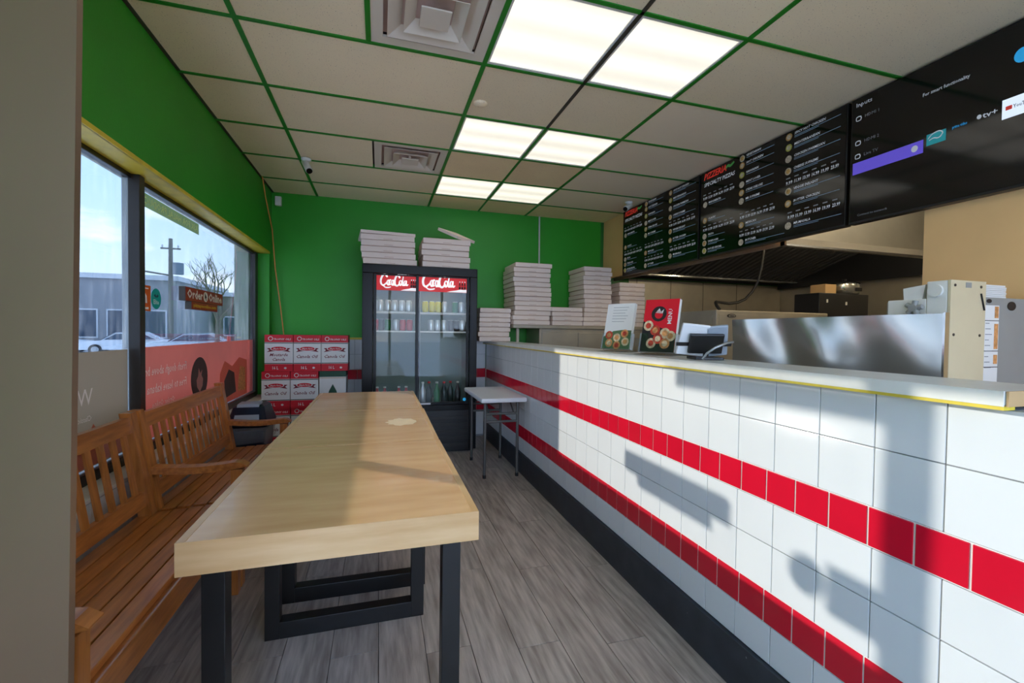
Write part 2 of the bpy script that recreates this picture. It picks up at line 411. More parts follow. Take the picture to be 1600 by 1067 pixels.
# ---- ceiling
b = MB(); b.box(-1.4, XK+.1, YF-.1, YB+.1, ZT+.03, ZT+.2, 'slab'); ceil = struct(b.build('ceiling'))
GX = [-.6735, .5465, 1.7665]; GY0 = 2.429; P2 = .61
YR = [GY0+P2*j for j in range(-7, 5)]          # cross tees
YR = [YF]+[y for y in YR if y > YF+.05]+[YB]
VENTS = {(1.819, 0), (3.649, 0)}
def tile(x0, x1, y0, y1, mt):
    q = MB(); a = .004; q.box(-(x1-x0)/2+a, (x1-x0)/2-a, -(y1-y0)/2+a, (y1-y0)/2-a, 0, .02, mt); piece(q.mesh('ceiling_tile'), 'ceiling_tile', ceil, ((x0+x1)/2, (y0+y1)/2, ZT))
lights, vents = [], []
for r in range(len(YR)-1):
    y0, y1 = YR[r], YR[r+1]; j = round((y0-GY0)/P2) if r else -99     # row j between j and j+1
    tile(XL, GX[0], y0, y1, 'ceil_cream')
    if j in (-1, 2): tile(GX[0], GX[1]-P2, y0, y1, 'ceil_cream'); vents.append((GX[1]-P2, y0))
    else: tile(GX[0], GX[1], y0, y1, 'ceil_cream' if j < 4 else 'ceil_cream')
    if j in (-1, 1, 3, -3, -5): lights += [(GX[1], y0), (GX[1]+P2, y0)]  # rows behind the camera are unseen, kept for fill light
    else:
        for k in (0, 1): tile(GX[1]+k*P2, GX[1]+(k+1)*P2, y0, y1, 'ceil_cream' if j < 1 else 'ceil_tan')
    tile(GX[2], XM-.005, y0, y1, 'ceil_cream' if (j < 0) else ('ceil_white' if j < 4 else 'ceil_tan'))
def bar(x0, x1, y0, y1, mt):
    q = MB(); q.box(x0, x1, y0, y1, ZT-.006, ZT+.004, mt); q.box((x0+x1)/2-.002 if x1-x0 < .1 else x0, (x0+x1)/2+.002 if x1-x0 < .1 else x1, (y0+y1)/2-.002 if y1-y0 < .1 else y0, (y0+y1)/2+.002 if y1-y0 < .1 else y1, ZT, ZT+.03, mt)
    q.build('grid_bar', ceil)
HB = .0125
for gx in GX: bar(gx-HB, gx+HB, YF, YB, 'grid_green')
bar(GX[1]+P2-HB*.8, GX[1]+P2+HB*.8, GX[0]*0+1.2, GY0+P2, 'grid_dark'); bar(GX[1]+P2-HB*.8, GX[1]+P2+HB*.8, GY0+P2, YB, 'grid_green'); bar(GX[1]+P2-HB*.8, GX[1]+P2+HB*.8, YF, 1.2, 'grid_green')
for y in YR[1:-1]:
    xs = [XL]+GX+[XM]
    for k in range(4): bar(xs[k]+(HB if k else 0), xs[k+1]-(HB if k < 3 else 0), y-HB*.85, y+HB*.85, 'grid_green')
for y in (1.819, 3.649): 
    if y < 2: bar(GX[1]-P2-HB, GX[1]-P2+HB, y+.02, y+P2-.02, 'grid_green')
for (x, y0, y1) in ((XL, YF, YB),):
    q = MB(); q.box(x, x+.02, y0, y1, ZT-.004, ZT+.004, 'grid_dark'); q.build('wall_angle', ceil)

# ---- back wall (green, tiled wainscot)
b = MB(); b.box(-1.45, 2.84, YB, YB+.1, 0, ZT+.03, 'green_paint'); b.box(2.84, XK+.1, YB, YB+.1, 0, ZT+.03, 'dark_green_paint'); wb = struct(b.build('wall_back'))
ZROW = [(.018, .172), (.176, .316), (.431, .588), (.588, .732), (.842, 1.0), (1.0, 1.155)]
def tile_mesh(w, h, mt, ax, g=.0025):
    q = MB(); w2, h2 = w/2-g/2, h/2-g/2
    if ax == 'x': q.box(-.006, 0, -w2, w2, -h2, h2, mt, bev=.0015)
    else: q.box(-w2, w2, -.006, 0, -h2, h2, mt, bev=.0015)
    return q.mesh(mt)
q = MB(); q.box(XL+.001, XR, YB-.004, YB, 0, 1.19, 'grout'); q.build('wainscot_backing', wb)
tb = {}
for (z0, z1, mt, pitch) in [(.02, .316, 'white_tile', TH), (.316, .431, 'red_tile', .108), (.431, .588, 'white_tile', TH), (.588, .732, 'white_tile', TH), (.732, .842, 'red_tile', .108), (.842, 1.02, 'white_tile', TH), (1.02, 1.19, 'white_tile', TH)]:
    me = tile_mesh(pitch, z1-z0, mt, 'y'); k = 0; xx = XR-pitch/2-.002
    while xx-pitch/2 > XL+.004:
        if not (-.15 < xx < .95): piece(me, mt, wb, (xx, YB-.004, (z0+z1)/2))
        xx -= pitch
q = MB(); q.box(XL+.001, XR, YB-.012, YB, 1.19, 1.212, 'yellow_paint'); q.build('yellow_trim', wb)

# ---- left wall: low tiled wall, green bulkhead, pier
b = MB(); b.box(-1.31, XL, YF, YB, 0, .585, 'white_plaster')
b.box(-1.31, XL, 5.268, YB, .585, 2.11, 'green_paint'); b.box(-1.31, XL, YF, .35, .585, 2.11, 'green_paint'); b.box(-1.31, XL, YF, YB, 2.11, ZT+.03, 'green_paint')
b.box(-1.44, -1.31, YF, YB+.4, 2.16, 3.1, 'concrete'); b.box(-1.44, -1.31, 5.2, YB+.4, -.42, 2.16, 'concrete'); b.box(-1.44, -1.31, YF, YB+.4, -.42, .585, 'concrete'); b.box(-1.44, -1.31, YF, .3, .585, 2.16, 'concrete')
wl = struct(b.build('wall_left'))
me = tile_mesh(TH, TH, 'white_tile', 'x')
q = MB(); q.box(0, .006, -TH/2+.00125, TH/2-.00125, -TH/2+.00125, TH/2-.00125, 'white_tile', bev=.0015); me = q.mesh('white_tile')
for r in range(3):
    for k in range(26): piece(me, 'white_tile', wl, (XL, 1.35+k*TH, .115+.5*TH+r*TH))
q = MB(); q.box(XL, XL+.012, YF, YB, 0, .11, 'base_dark'); q.build('baseboard', wl)
q = MB(); q.box(-1.26, XL+.012, .35, 5.268, .585, .60, 'ledge_white', bev=.003); q.build('window_sill', wl)
b = MB(); b.box(-1.265, XL, .35, 5.268, 2.098, 2.1098, 'yellow_paint'); b.box(XL-.004, XL+.006, .35, 5.268, 2.098, 2.12, 'yellow_paint'); struct(b.build('trim_1'))

# ---- window_1
win = bpy.data.objects.new('window_1', None); COL.objects.link(win); struct(win)
def frame_part(name, x0, x1, y0, y1, z0, z1, mt): q = MB(); q.box(x0, x1, y0, y1, z0, z1, mt, bev=.003); return q.build(name, win)
frame_part('mullion', -1.262, -1.21, 2.795, 2.85, .60, 2.098, 'dark_frame'); frame_part('mullion_cap', -1.292, -1.262, 2.80, 2.845, .60, 2.098, 'alu_outer')
frame_part('frame_jamb', -1.302, -1.24, 5.175, 5.268, .60, 2.098, 'dark_frame'); frame_part('frame_jamb', -1.302, -1.24, .35, .42, .60, 2.098, 'dark_frame')
for a, c in ((.42, 2.795), (2.85, 5.175)):
    frame_part('frame_head', -1.285, -1.245, a, c, 2.074, 2.098, 'black_plastic'); frame_part('frame_sill', -1.302, -1.225, a, c, .60, .65, 'black_plastic')
    q = MB(); q.box(-1.270, -1.264, a-.01, c+.01, .645, 2.076, 'glass_window'); q.build('pane', win)

# ---- right side: bulkhead above the pass, pier, kitchen walls
b = MB(); b.box(XM, XM+.035, YF, YB, 2.02, ZT+.03, 'tan_paint'); b.box(XM, XM+.12, YF, 1.70, 0, 2.02, 'tan_paint'); struct(b.build('wall_right'))
b = MB(); b.box(XK, XK+.1, 1.6, YB, 0, ZT+.03, 'stainless_dull'); b.box(XM+.12, XK, 1.6, 1.70, 0, ZT+.03, 'white_plaster'); struct(b.build('wall_kitchen'))
# ---- front wall behind the camera: unseen, its glazing added to let in fill light
b = MB(); b.box(-1.44, -1.05, YF-.1, YF, 0, ZT+.03, 'white_plaster'); b.box(2.7, XK, YF-.1, YF, 0, ZT+.03, 'white_plaster'); b.box(-1.05, 2.7, YF-.1, YF, 2.6, ZT+.03, 'green_paint'); b.box(-1.05, 2.7, YF-.1, YF, 0, .12, 'base_dark'); struct(b.build('wall_front'))
w2 = bpy.data.objects.new('fill_window', None); COL.objects.link(w2); struct(w2)
for xx in (-1.05, .2, 1.45, 2.64): q = MB(); q.box(xx, xx+.06, YF-.08, YF-.02, .12, 2.6, 'alu', bev=.004); q.build('mullion', w2)
for zz in (.12, 2.54): q = MB(); q.box(-.99, 2.64, YF-.08, YF-.02, zz, zz+.06, 'alu', bev=.004); q.build('rail', w2)
for a in (-.99, .26, 1.51): q = MB(); q.box(a, a+1.19 if a < 1.5 else 2.64, YF-.053, YF-.047, .18, 2.54, 'glass_front'); q.build('pane', w2)

# ---- metal panel by the camera
q = MB(); xa, xb = -.402, -.375
q.v = []; yy = .70
q.add([(-1.125, yy, 0), (-.397, yy, 0), (-.397, yy+.012, 0), (-1.125, yy+.012, 0), (-1.125, yy, 2.75), (-.350, yy, 2.75), (-.350, yy+.012, 2.75), (-1.125, yy+.012, 2.75)], [(3, 2, 1, 0), (4, 5, 6, 7), (0, 1, 5, 4), (1, 2, 6, 5), (2, 3, 7, 6), (3, 0, 4, 7)], 'brushed')
solo(q, 'entry_partition', (-.75, yy, 0), 'tall grey-brown brushed metal panel closest to the camera, hiding the bench end', 'partition')

# ------------------------------------------------------------------ ceiling fixtures
nl = 0
for (x, y) in lights:
    near = {-1: 'nearest', 1: 'middle', 3: 'farthest'}.get(round((y-GY0)/P2))
    side = 'left' if x < GX[1]+.1 else 'right'
    t = thing('ceiling_light', (x+P2/2, y+P2/2, ZT), f'square fluorescent ceiling light, {side} half of the {near} lit pair' if near else f'{side} fluorescent ceiling light of the {"outer" if y < 0 else "inner"} pair, unseen and kept for fill light', 'light', 'ceiling lights')
    q = MB()
    for (a, c, d, e) in ((x+.012, x+P2-.012, y+.012, y+.03), (x+.012, x+P2-.012, y+P2-.03, y+P2-.012), (x+.012, x+.024, y+.03, y+P2-.03), (x+P2-.024, x+P2-.012, y+.03, y+P2-.03)): q.box(a, c, d, e, ZT-.002, ZT+.02, 'fixture_white')
    q.build('frame', t)
    q = MB(); q.box(x+.024, x+P2-.024, y+.03, y+P2-.03, ZT+.004, ZT+.012, 'diffuser'); q.build('diffuser', t)
for k, (x, y) in enumerate(vents):
    t = thing('air_vent', (x+P2/2, y+P2/2, ZT), ('large square stepped air vent beside the nearest ceiling lights', 'square stepped air vent in the far ceiling above the cooler')[k], 'vent', 'ceiling vents')
    cx, cy = x+P2/2, y+P2/2
    q = MB(); h = P2/2-.012
    for (s0, s1) in ((h, .235),):
        q.box(cx-s0, cx+s0, cy-s0, cy-s1, ZT-.002, ZT+.01, 'vent_white'); q.box(cx-s0, cx+s0, cy+s1, cy+s0, ZT-.002, ZT+.01, 'vent_white'); q.box(cx-s0, cx-s1, cy-s1, cy+s1, ZT-.002, ZT+.01, 'vent_white'); q.box(cx+s1, cx+s0, cy-s1, cy+s1, ZT-.002, ZT+.01, 'vent_white')
    q.build('flange', t)
    q = MB(); q.box(cx-.235, cx+.235, cy-.235, cy+.235, ZT+.022, ZT+.028, 'box_edge'); q.build('duct_backing', t)
    for (s0, s1, z) in ((.215, .15, -.012), (.14, .085, -.022)):      # sloped square cones
        vs = [(cx+a*s0, cy+c*s0, ZT+z) for a, c in ((-1, -1), (1, -1), (1, 1), (-1, 1))]+[(cx+a*s1, cy+c*s1, ZT+.02) for a, c in ((-1, -1), (1, -1), (1, 1), (-1, 1))]
        vs += [(v[0], v[1], v[2]+.003) for v in vs]
        q = MB(); q.add(vs, [(i, (i+1) % 4, 4+(i+1) % 4, 4+i) for i in range(4)]+[(8+i, 12+i, 12+(i+1) % 4, 8+(i+1) % 4) for i in range(4)]+[(i, 8+i, 8+(i+1) % 4, (i+1) % 4) for i in range(4)], 'vent_white'); q.build('louvre', t)
    q = MB(); q.box(cx-.07, cx+.07, cy-.07, cy+.07, ZT-.028, ZT-.02, 'vent_white', bev=.004); q.box(cx-.01, cx+.01, cy-.01, cy+.01, ZT-.02, ZT+.022, 'vent_white'); q.build('centre_plate', t)
q = MB(); q.lathe([(0, -.018), (.03, -.016), (.043, -.006), (.045, 0)], 'ceil_cream', 20, (.62, 2.85, ZT)); solo(q, 'sprinkler_cover', (.62, 2.85, ZT), 'round cream sprinkler cover on the tile between the two nearest light pairs', 'sprinkler cover')
def seccam(loc, d, label):
    t = thing('security_camera', loc, label, 'camera', 'security cameras'); x, y, z = loc; d = Vector(d).normalized()
    q = MB(); q.lathe([(.042, 0), (.042, -.012), (.03, -.022), (0, -.022)], 'white_metal', 16, loc); q.build('mount', t)
    p = Vector(loc)+Vector((0, 0, -.05)); q = MB(); q.tube([Vector(loc)+Vector((0, 0, -.015)), p], .012, 'white_metal', 8); q.build('arm', t)
    q = MB(); q.tube([p-d*.05, p-d*.045, p+d*.09, p+d*.095], [.02, .03, .03, .026], 'white_metal', 14); bo = q.build('body', t)
    q = MB(); q.tube([p+d*.0952, p+d*.101], .025, 'black_gloss', 14); q.build('lens', t)
seccam((-.62, 4.22, ZT-.006), (.35, -.6, -.75), 'white bullet security camera on the ceiling grid near the green left bulkhead')
seccam((2.68, 4.42, ZT-.006), (-.75, -.5, -.5), 'white bullet security camera at the ceiling beside the menu screens')
q = MB(); q.box(-1.092, -1.03, 5.33, YB, 2.635, 2.735, 'white_metal', bev=.008); solo(q, 'motion_sensor', (-1.06, YB, 2.69), 'small white motion sensor high in the back left corner', 'sensor')
q = MB(); q.tube([(-1.105, 4.86, 2.785), (-1.108, 5.0, 2.62), (-1.09, 5.2, 2.35), (-1.08, 5.3, 1.95), (-1.03, 5.33, 1.5), (-1.0, 5.34, 1.2), (-.99, 5.34, .02)], .006, 'orange_cable', 6); solo(q, 'hanging_cable', (-.99, 5.34, 0), 'thin orange cable hanging down the back left corner', 'cable')
q = MB(); q.tube([(1.957, YB-.012, ZT), (1.962, YB-.012, 2.05)], .011, 'conduit', 8); solo(q, 'conduit', (1.96, YB-.012, 2.05), 'pale conduit running down the green back wall', 'pipe')

# ------------------------------------------------------------------ service counter
ct = thing('service_counter', (1.35, 2.5, 0), 'long service counter faced in white tile with two red tile stripes', 'counter')
CY0, CY1 = -.3, YB-.016
q = MB(); q.box(XR, XR+.16, CY0, CY1, 0, 1.148, 'grout'); q.build('body', ct)
q = MB(); q.box(XR-.022, XR-.0005, CY0, CY1, 0, .183, 'base_dark'); q.build('kickboard', ct)
def run(z0, z1, mt, pitch, ph):
    me = tile_mesh(pitch, z1-z0, mt, 'x', .0055 if mt == 'red_tile' else .003); k = math.ceil((CY0+.02-ph)/pitch+.5)
    y = ph+k*pitch
    while y+pitch/2 < CY1: piece(me, mt, ct, (XR-.0003, y, (z0+z1)/2)); y += pitch
PH = .687+TH/2
for z0, z1 in ((.186, .316), (.431, .588), (.588, .732), (.842, 1.002), (1.002, 1.147)): run(z0, z1, 'white_tile', TH, PH)
for z0, z1 in ((.316, .431), (.732, .842)):
    q = MB(); q.box(XR-.0035, XR-.0001, CY0, CY1, z0, z1, 'paper'); q.build('grout_strip', ct)
for z0, z1 in ((.316, .431), (.732, .842)): run(z0, z1, 'red_tile', .1085, .636+.1085/2)
q = MB(); q.box(1.235, 1.50, .574, CY1, 1.158, 1.187, 'counter_laminate', bev=.004); led = q.build('ledge', ct)
q = MB(); q.box(1.231, 1.2345, .576, CY1, 1.156, 1.188, 'ledge_white'); q.build('front_lip', led)
q = MB(); q.box(1.233, 1.2695, .576, CY1, 1.148, 1.1575, 'yellow_paint'); q.build('yellow_bead', led)
q = MB(); q.box(1.235, 1.50, .570, .574, 1.156, 1.188, 'carton_side'); q.build('end_cap', led)
q = MB(); q.box(1.43, 1.95, .6, CY1-.6, .86, .9, 'stainless_dull', bev=.004); q.box(1.435, 1.93, .62, CY1-.62, .05, .86, 'stainless_dull'); wt = solo(q, 'work_counter', (1.69, 2.5, 0), 'low stainless work counter behind the tiled service counter', 'counter')
wt.location.z = 0

# ------------------------------------------------------------------ tables
def table(x0, x1, y0, y1, rz, label, f1=(-.45, .245), f2=(-.45, .2), fy=(.09, .14)):
    zt = .76; th = .086; cx, cy = (x0+x1)/2, (y0+y1)/2
    t = thing('dining_table', (cx, cy, 0), label, 'table', 'maple tables', rz); e = .022
    q = MB(); q.box(x0+e, x1-e, y0+.002, y1-.002, zt-th+.004, zt, 'maple'); q.build('tabletop', t)
    for (a, c) in ((x0, x0+e), (x1-e, x1)):
        q = MB(); q.box(a, c, y0+.002, y1-.002, zt-th, zt+.0006, 'maple_edge', bev=.001); q.build('edge_band', t)
    for (a, c) in ((y0, y0+.002), (y1-.002, y1)):
        q = MB(); q.box(x0, x1, a, c, zt-th, zt+.0003, 'maple_edge'); q.build('edge_band', t)
    for (fx, yy) in ((f1, y0+fy[0]), (f2, y1-fy[1])):
        q = MB(); a, c = fx; s = .056
        q.box(a, a+s, yy-s*.5, yy+s*.5, .0, zt-th, 'black_steel', bev=.002); q.box(c-s, c, yy-s*.5, yy+s*.5, 0, zt-th, 'black_steel', bev=.002); q.box(a+s, c-s, yy-s*.5, yy+s*.5, 0, .07, 'black_steel', bev=.002); q.box(a+s, c-s, yy-s*.5, yy+s*.5, zt-th-.03, zt-th, 'black_steel', bev=.002)
        q.build('leg_frame', t)
    return t
table(-.486, .288, 1.28, 2.185, 0, 'light maple table with black steel legs, nearest of the row of three')
t2 = table(-.482, .292, 2.195, 3.105, -.012, 'light maple table in the middle of the row of three, with a pale worn patch', f1=(-.43, .235), fy=(.1, .1))
table(-.478, .292, 3.12, 4.03, 0, 'light maple table farthest in the row, in front of the drinks cooler', f1=(-.43, .235), fy=(.1, .1))

q = MB(); q.poly((.128, 2.67, .7603), PX, PY, [(.085*math.cos(2*math.pi*k/22)*(1+.12*math.sin(3*k)), .10*math.sin(2*math.pi*k/22)*(1+.12*math.cos(2*k))) for k in range(22)], 'worn', .0004)
o_ = q.build('worn_patch'); o_.parent = t2; o_.location = tuple(-c for c in t2.location); o_['label'] = 'pale worn patch'
# ------------------------------------------------------------------ benches
def bench(y0, y1, label, arms):
    t = thing('slatted_bench', (-.86, (y0+y1)/2, 0), label, 'bench', 'slatted wooden benches')
    sw = .0575; n = 6; xs0 = -1.065
    me = MB(); me.box(-sw/2, sw/2, -(y1-y0)/2+.005, (y1-y0)/2-.005, -.022, 0, 'bench_wood', bev=.003); sm = me.mesh('seat_slat')
    for k in range(n): piece(sm, 'seat_slat', t, (xs0+sw/2+k*(sw+.0085), (y0+y1)/2, .43+.004*(k-1)))
    q = MB(); q.box(-.683, -.655, y0+.05, y1-.05, .335, .425, 'bench_wood', bev=.003); q.build('front_rail', t)
    q = MB(); q.box(-1.07, -1.045, y0+.05, y1-.05, .335, .405, 'bench_wood', bev=.003); q.build('rear_rail', t)
    for yy in (y0+.025, y1-.025):
        q = MB(); q.box(-1.045, -.683, yy-.018, yy+.018, .34, .405, 'bench_wood', bev=.003); q.build('side_rail', t)
    # leaning back
    def bx(z): return -1.03-.075*(z-.43)/.47
    def lean(ya, yb, z0, z1, th, mt, name):
        q = MB(); q.add([(bx(z0)+th/2, ya, z0), (bx(z0)+th/2, yb, z0), (bx(z0)-th/2, yb, z0), (bx(z0)-th/2, ya, z0), (bx(z1)+th/2, ya, z1), (bx(z1)+th/2, yb, z1), (bx(z1)-th/2, yb, z1), (bx(z1)-th/2, ya, z1)], [(3, 2, 1, 0), (4, 5, 6, 7), (0, 1, 5, 4), (1, 2, 6, 5), (2, 3, 7, 6), (3, 0, 4, 7)], mt); return q.build(name, t)
    lean(y0+.05, y1-.05, .815, .885, .026, 'bench_wood', 'top_rail'); lean(y0+.05, y1-.05, .475, .54, .026, 'bench_wood', 'lower_rail')
    ns = 13; w = .036; L = (y1-y0)-.1
    for k in range(ns):
        yc = y0+.05+L*(k+.5)/ns; lean(yc-w/2, yc+w/2, .535, .82, .010, 'bench_wood_v', 'back_slat')
    for yy in (y0, y1-.05):
        q = MB(); z0, z1, th = .36, .905, .055
        q.add([(-1.0, yy, 0), (-1.0, yy+.05, 0), (-1.055, yy+.05, 0), (-1.055, yy, 0), (bx(.36)+th/2, yy, .36), (bx(.36)+th/2, yy+.05, .36), (bx(.36)-th/2, yy+.05, .36), (bx(.36)-th/2, yy, .36), (bx(z1)+th/2-.005, yy, z1), (bx(z1)+th/2-.005, yy+.05, z1), (bx(z1)-th/2+.005, yy+.05, z1), (bx(z1)-th/2+.005, yy, z1)],
              [(3, 2, 1, 0), (0, 1, 5, 4), (1, 2, 6, 5), (2, 3, 7, 6), (3, 0, 4, 7), (4, 5, 9, 8), (5, 6, 10, 9), (6, 7, 11, 10), (7, 4, 8, 11), (8, 9, 10, 11)], 'bench_wood_v'); q.build('back_post', t)
        near = yy == y0
        has = near in arms
        q = MB(); q.box(-.705, -.653, yy, yy+.05, 0, .595 if has else .40, 'bench_wood_v', bev=.003); q.build('front_leg', t)
        if has:
            n_ = 14; vs = []; ya, yb = yy-.004, yy+.056
            for i in range(n_+1):
                u = i/n_; xx = -1.035+.405*u; zc = .618-.016*math.sin(math.pi*u)+.006*u; hh = .017
                dz = 0 if u < .86 else -((u-.86)/.14)**2*.03
                vs += [(xx, ya, zc-hh), (xx, yb, zc-hh), (xx, yb, zc+hh+dz), (xx, ya, zc+hh+dz)]
            fs = [(3, 2, 1, 0), tuple(n_*4+k for k in range(4))]+[(i*4+k, i*4+(k+1) % 4, i*4+4+(k+1) % 4, i*4+4+k) for i in range(n_) for k in range(4)]
            q = MB(); q.add(vs, fs, 'bench_wood'); ar = q.build('armrest', t)
    return t
bench(1.225, 2.462, 'slatted brown wooden bench nearest the camera, beside the nearest table', (True,))
bench(2.482, 3.66, 'slatted brown wooden bench farther back, with two curved armrests under the red banner', (True, False))

# ------------------------------------------------------------------ drinks cooler
CX0, CX1, FY0, FY1, CZ = -.17, 1.005, 4.665, 5.345, 1.967
ck = thing('drinks_cooler', ((CX0+CX1)/2, (FY0+FY1)/2, 0), 'black two-door glass drinks cooler with red cola headers', 'cooler')
q = MB(); t_ = .045
q.box(CX0, CX0+t_, FY0+.04, FY1, .03, CZ, 'black_gloss'); q.box(CX1-t_, CX1, FY0+.04, FY1, .03, CZ, 'black_gloss'); q.box(CX0+t_, CX1-t_, FY1-t_, FY1, .03, CZ, 'black_gloss')
q.box(CX0+t_, CX1-t_, FY0+.04, FY1-t_, CZ-.08, CZ, 'black_gloss'); q.box(CX0+t_, CX1-t_, FY0+.04, FY1-t_, .03, .5, 'black_gloss'); q.build('cabinet', ck)
q = MB(); q.box(CX0+t_, CX0+t_+.006, FY0+.09, FY1-t_, .5, CZ-.08, 'cooler_inside'); q.box(CX1-t_-.006, CX1-t_, FY0+.09, FY1-t_, .5, CZ-.08, 'cooler_inside'); q.box(CX0+t_+.006, CX1-t_-.006, FY1-t_-.006, FY1-t_, .5, CZ-.08, 'cooler_inside'); q.box(CX0+t_+.006, CX1-t_-.006, FY0+.09, FY1-t_-.006, .5, .506, 'cooler_inside'); q.build('liner', ck)
q = MB(); q.box(CX0, CX1, FY0, FY0+.04, CZ-.09, CZ, 'black_gloss', bev=.006); q.box(CX0, CX0+.105, FY0, FY0+.04, .03, CZ-.09, 'black_gloss', bev=.006); q.box(CX1-.08, CX1, FY0, FY0+.04, .03, CZ-.09, 'black_gloss', bev=.006); q.box(CX0+.105, CX1-.08, FY0, FY0+.04, .455, .515, 'black_gloss', bev=.004); q.build('front_frame', ck)
q = MB(); q.box(CX0+.105, CX1-.08, FY0+.008, FY0+.038, .03, .455, 'black_plastic'); gp = q.build('kick_panel', ck)
for k in range(5): q = MB(); q.box(CX0+.12, CX1-.095, FY0-.003, FY0+.008, .07+k*.072, .105+k*.072, 'black_steel', bev=.003); q.build('grille_bar', gp)
q = MB(); q.box(CX0+.02, CX1-.02, FY0+.06, FY1-.03, 0, .03, 'black_plastic'); q.build('base', ck)
for (a, c, yy, nm) in ((CX0+.108, .405, FY0+.055, 'left'), (.36, CX1-.083, FY0+.03, 'right')):
    fr = .028; d = MB()
    d.box(a, a+fr, yy, yy+.022, .515, CZ-.09, 'black_gloss', bev=.003); d.box(c-fr, c, yy, yy+.022, .515, CZ-.09, 'black_gloss', bev=.003); d.box(a+fr, c-fr, yy, yy+.022, .515, .545, 'black_gloss', bev=.003); d.box(a+fr, c-fr, yy, yy+.022, CZ-.105, CZ-.09, 'black_gloss', bev=.003)
    do = d.build('door', ck); do['label'] = f'black framed sliding glass door, {nm} of the pair'
    q = MB(); q.box(a+fr, c-fr, yy+.012, yy+.017, .545, CZ-.105, 'glass_cooler'); q.build('pane', do)
    z0, z1 = 1.712, CZ-.105; x0, x1 = a+fr, c-fr; W = x1-x0; H = z1-z0
    q = MB(); q.box(x0, x1, yy+.004, yy+.011, z0, z1, 'cooler_red'); sg = q.build('header_sign', do)
    o = (x0+.04, yy+.004, z0+.045); q = MB(); s = W*.62/1.55; wd = .085*s
    def st(pts, k=1.): q.ribbon(o, PX, PZ, [(p[0]*s, p[1]*s) for p in pts], wd*k, 'cooler_white')
    st([(.36, .66), (.40, .56), (.34, .62), (.26, .70), (.12, .62), (.02, .36), (.04, .12), (.16, .03), (.30, .12), (.36, .2)], 1.3); st([(.14, .03), (.3, -.1), (.5, -.1), (.62, -.06)], .9)
    for cx_ in (.44, .70): st([(cx_+.08, .36), (cx_, .34), (cx_-.05, .2), (cx_, .06), (cx_+.07, .1), (cx_+.1, .24), (cx_+.07, .36)])
    st([(.64, .34), (.58, .38), (.51, .24), (.53, .08), (.62, .1)]); st([(.79, .36), (.77, .14), (.82, .06), (.88, .14)])
    st([(1.12, .62), (1.16, .52), (1.06, .68), (.94, .60), (.86, .34), (.88, .1), (1.0, .02), (1.12, .12), (1.17, .2)], 1.3); st([(1.0, .64), (1.15, .78), (1.4, .70), (1.62, .80), (1.72, .74)], .9)
    st([(1.24, .36), (1.17, .33), (1.13, .2), (1.18, .06), (1.25, .1), (1.28, .24), (1.25, .36)]); st([(1.38, .62), (1.34, .4), (1.32, .16), (1.36, .05), (1.43, .12)]); st([(1.52, .35), (1.45, .32), (1.42, .18), (1.46, .06), (1.53, .14), (1.57, .36)]); st([(1.57, .36), (1.55, .14), (1.6, .06), (1.68, .14)])
    st([(.80, .22), (.87, .24)], .8)
    q.poly((x0, yy+.004, z0), PX, PZ, [(W*.58, .002), (W-.002, .002), (W-.002, .034), (W*.93, .03), (W*.86, .032), (W*.78, .022), (W*.68, .014)], 'cooler_white')
    for k in range(3):
        bx_ = x0+W*(.85+.055*k); q.poly((bx_, yy+.004, z0+.034), PX, PZ, [(-.010, 0), (.010, 0), (.010, .045), (.004, .065), (.004, .082), (-.004, .082), (-.004, .065), (-.010, .045)], 'print_black'); q.slab((bx_, yy+.003, z0+.06), PX, PZ, -.01, .01, 0, .018, 'print_red'); q.slab((bx_, yy+.003, z0+.108), PX, PZ, -.005, .005, 0, .01, 'cooler_white')
    q.build('logo_print', sg)
SHZ = (1.497, 1.297, 1.06, .80)
for k, z in enumerate(SHZ[:2]):
    q = MB()
    q.box(CX0+t_+.006, CX1-t_-.006, FY0+.10, FY0+.112, z-.016, z, 'white_metal')
    for j in range(7): q.box(CX0+t_+.006, CX1-t_-.006, FY0+.15+j*.065, FY0+.156+j*.065, z-.008, z, 'white_metal')
    for j in range(24): xx = CX0+t_+.03+j*.045; q.box(xx, xx+.004, FY0+.112, FY1-.06, z-.006, z-.001, 'white_metal')
    q.build('wire_shelf', ck)
q = MB(); q.box(CX0+.13, CX1-.11, FY0+.092, FY0+.112, 1.745, 1.76, 'led'); q.build('fill_strip', ck)  # added out of sight behind the headers to brighten the cans
q = MB(); q.box(.395, .41, FY0+.085, FY0+.095, .51, CZ-.085, 'white_metal'); q.build('shelf_upright', ck)
q = MB(); q.box(.40, .52, FY0+.027, FY0+.0295, .522, .54, 'print_white'); q.build('rating_label', ck)
q = MB(); q.disc((CX1-.125, FY0+.029, .565), PX, PZ, .018, .018, 'scr_cyan', 16, .001); q.build('blue_sticker', ck)
def can(x, y, z, mt, label):
    q = MB(); q.lathe([(0, .002), (.024, 0), (.031, .008), (.033, .014), (.033, .1), (.027, .116)], mt, 14, (x, y, z)); q.lathe([(.027, .116), (.027, .12), (.0245, .119), (.024, .115), (0, .115)], 'can_silver', 14, (x, y, z))
    return solo(q, 'soda_can', (x, y, z), label, 'can', 'cans in the drinks cooler')
def bottle(x, y, z, mt, label, h=.2, r=.03):
    q = MB(); q.lathe([(0, .001), (r*.9, 0), (r, .01), (r, h*.55), (r*.8, h*.66), (r*.38, h*.82), (r*.36, h*.95)], mt, 14, (x, y, z)); q.lathe([(r*.45, h*.93), (r*.45, h), (0, h)], 'print_red' if mt == 'bottle_dark' else 'white_metal', 12, (x, y, z))
    return solo(q, 'soda_bottle', (x, y, z), label, 'bottle', 'bottles in the drinks cooler')
def px2x(px, y=FY0+.16): # abscissa measured on the cooler front
    return None
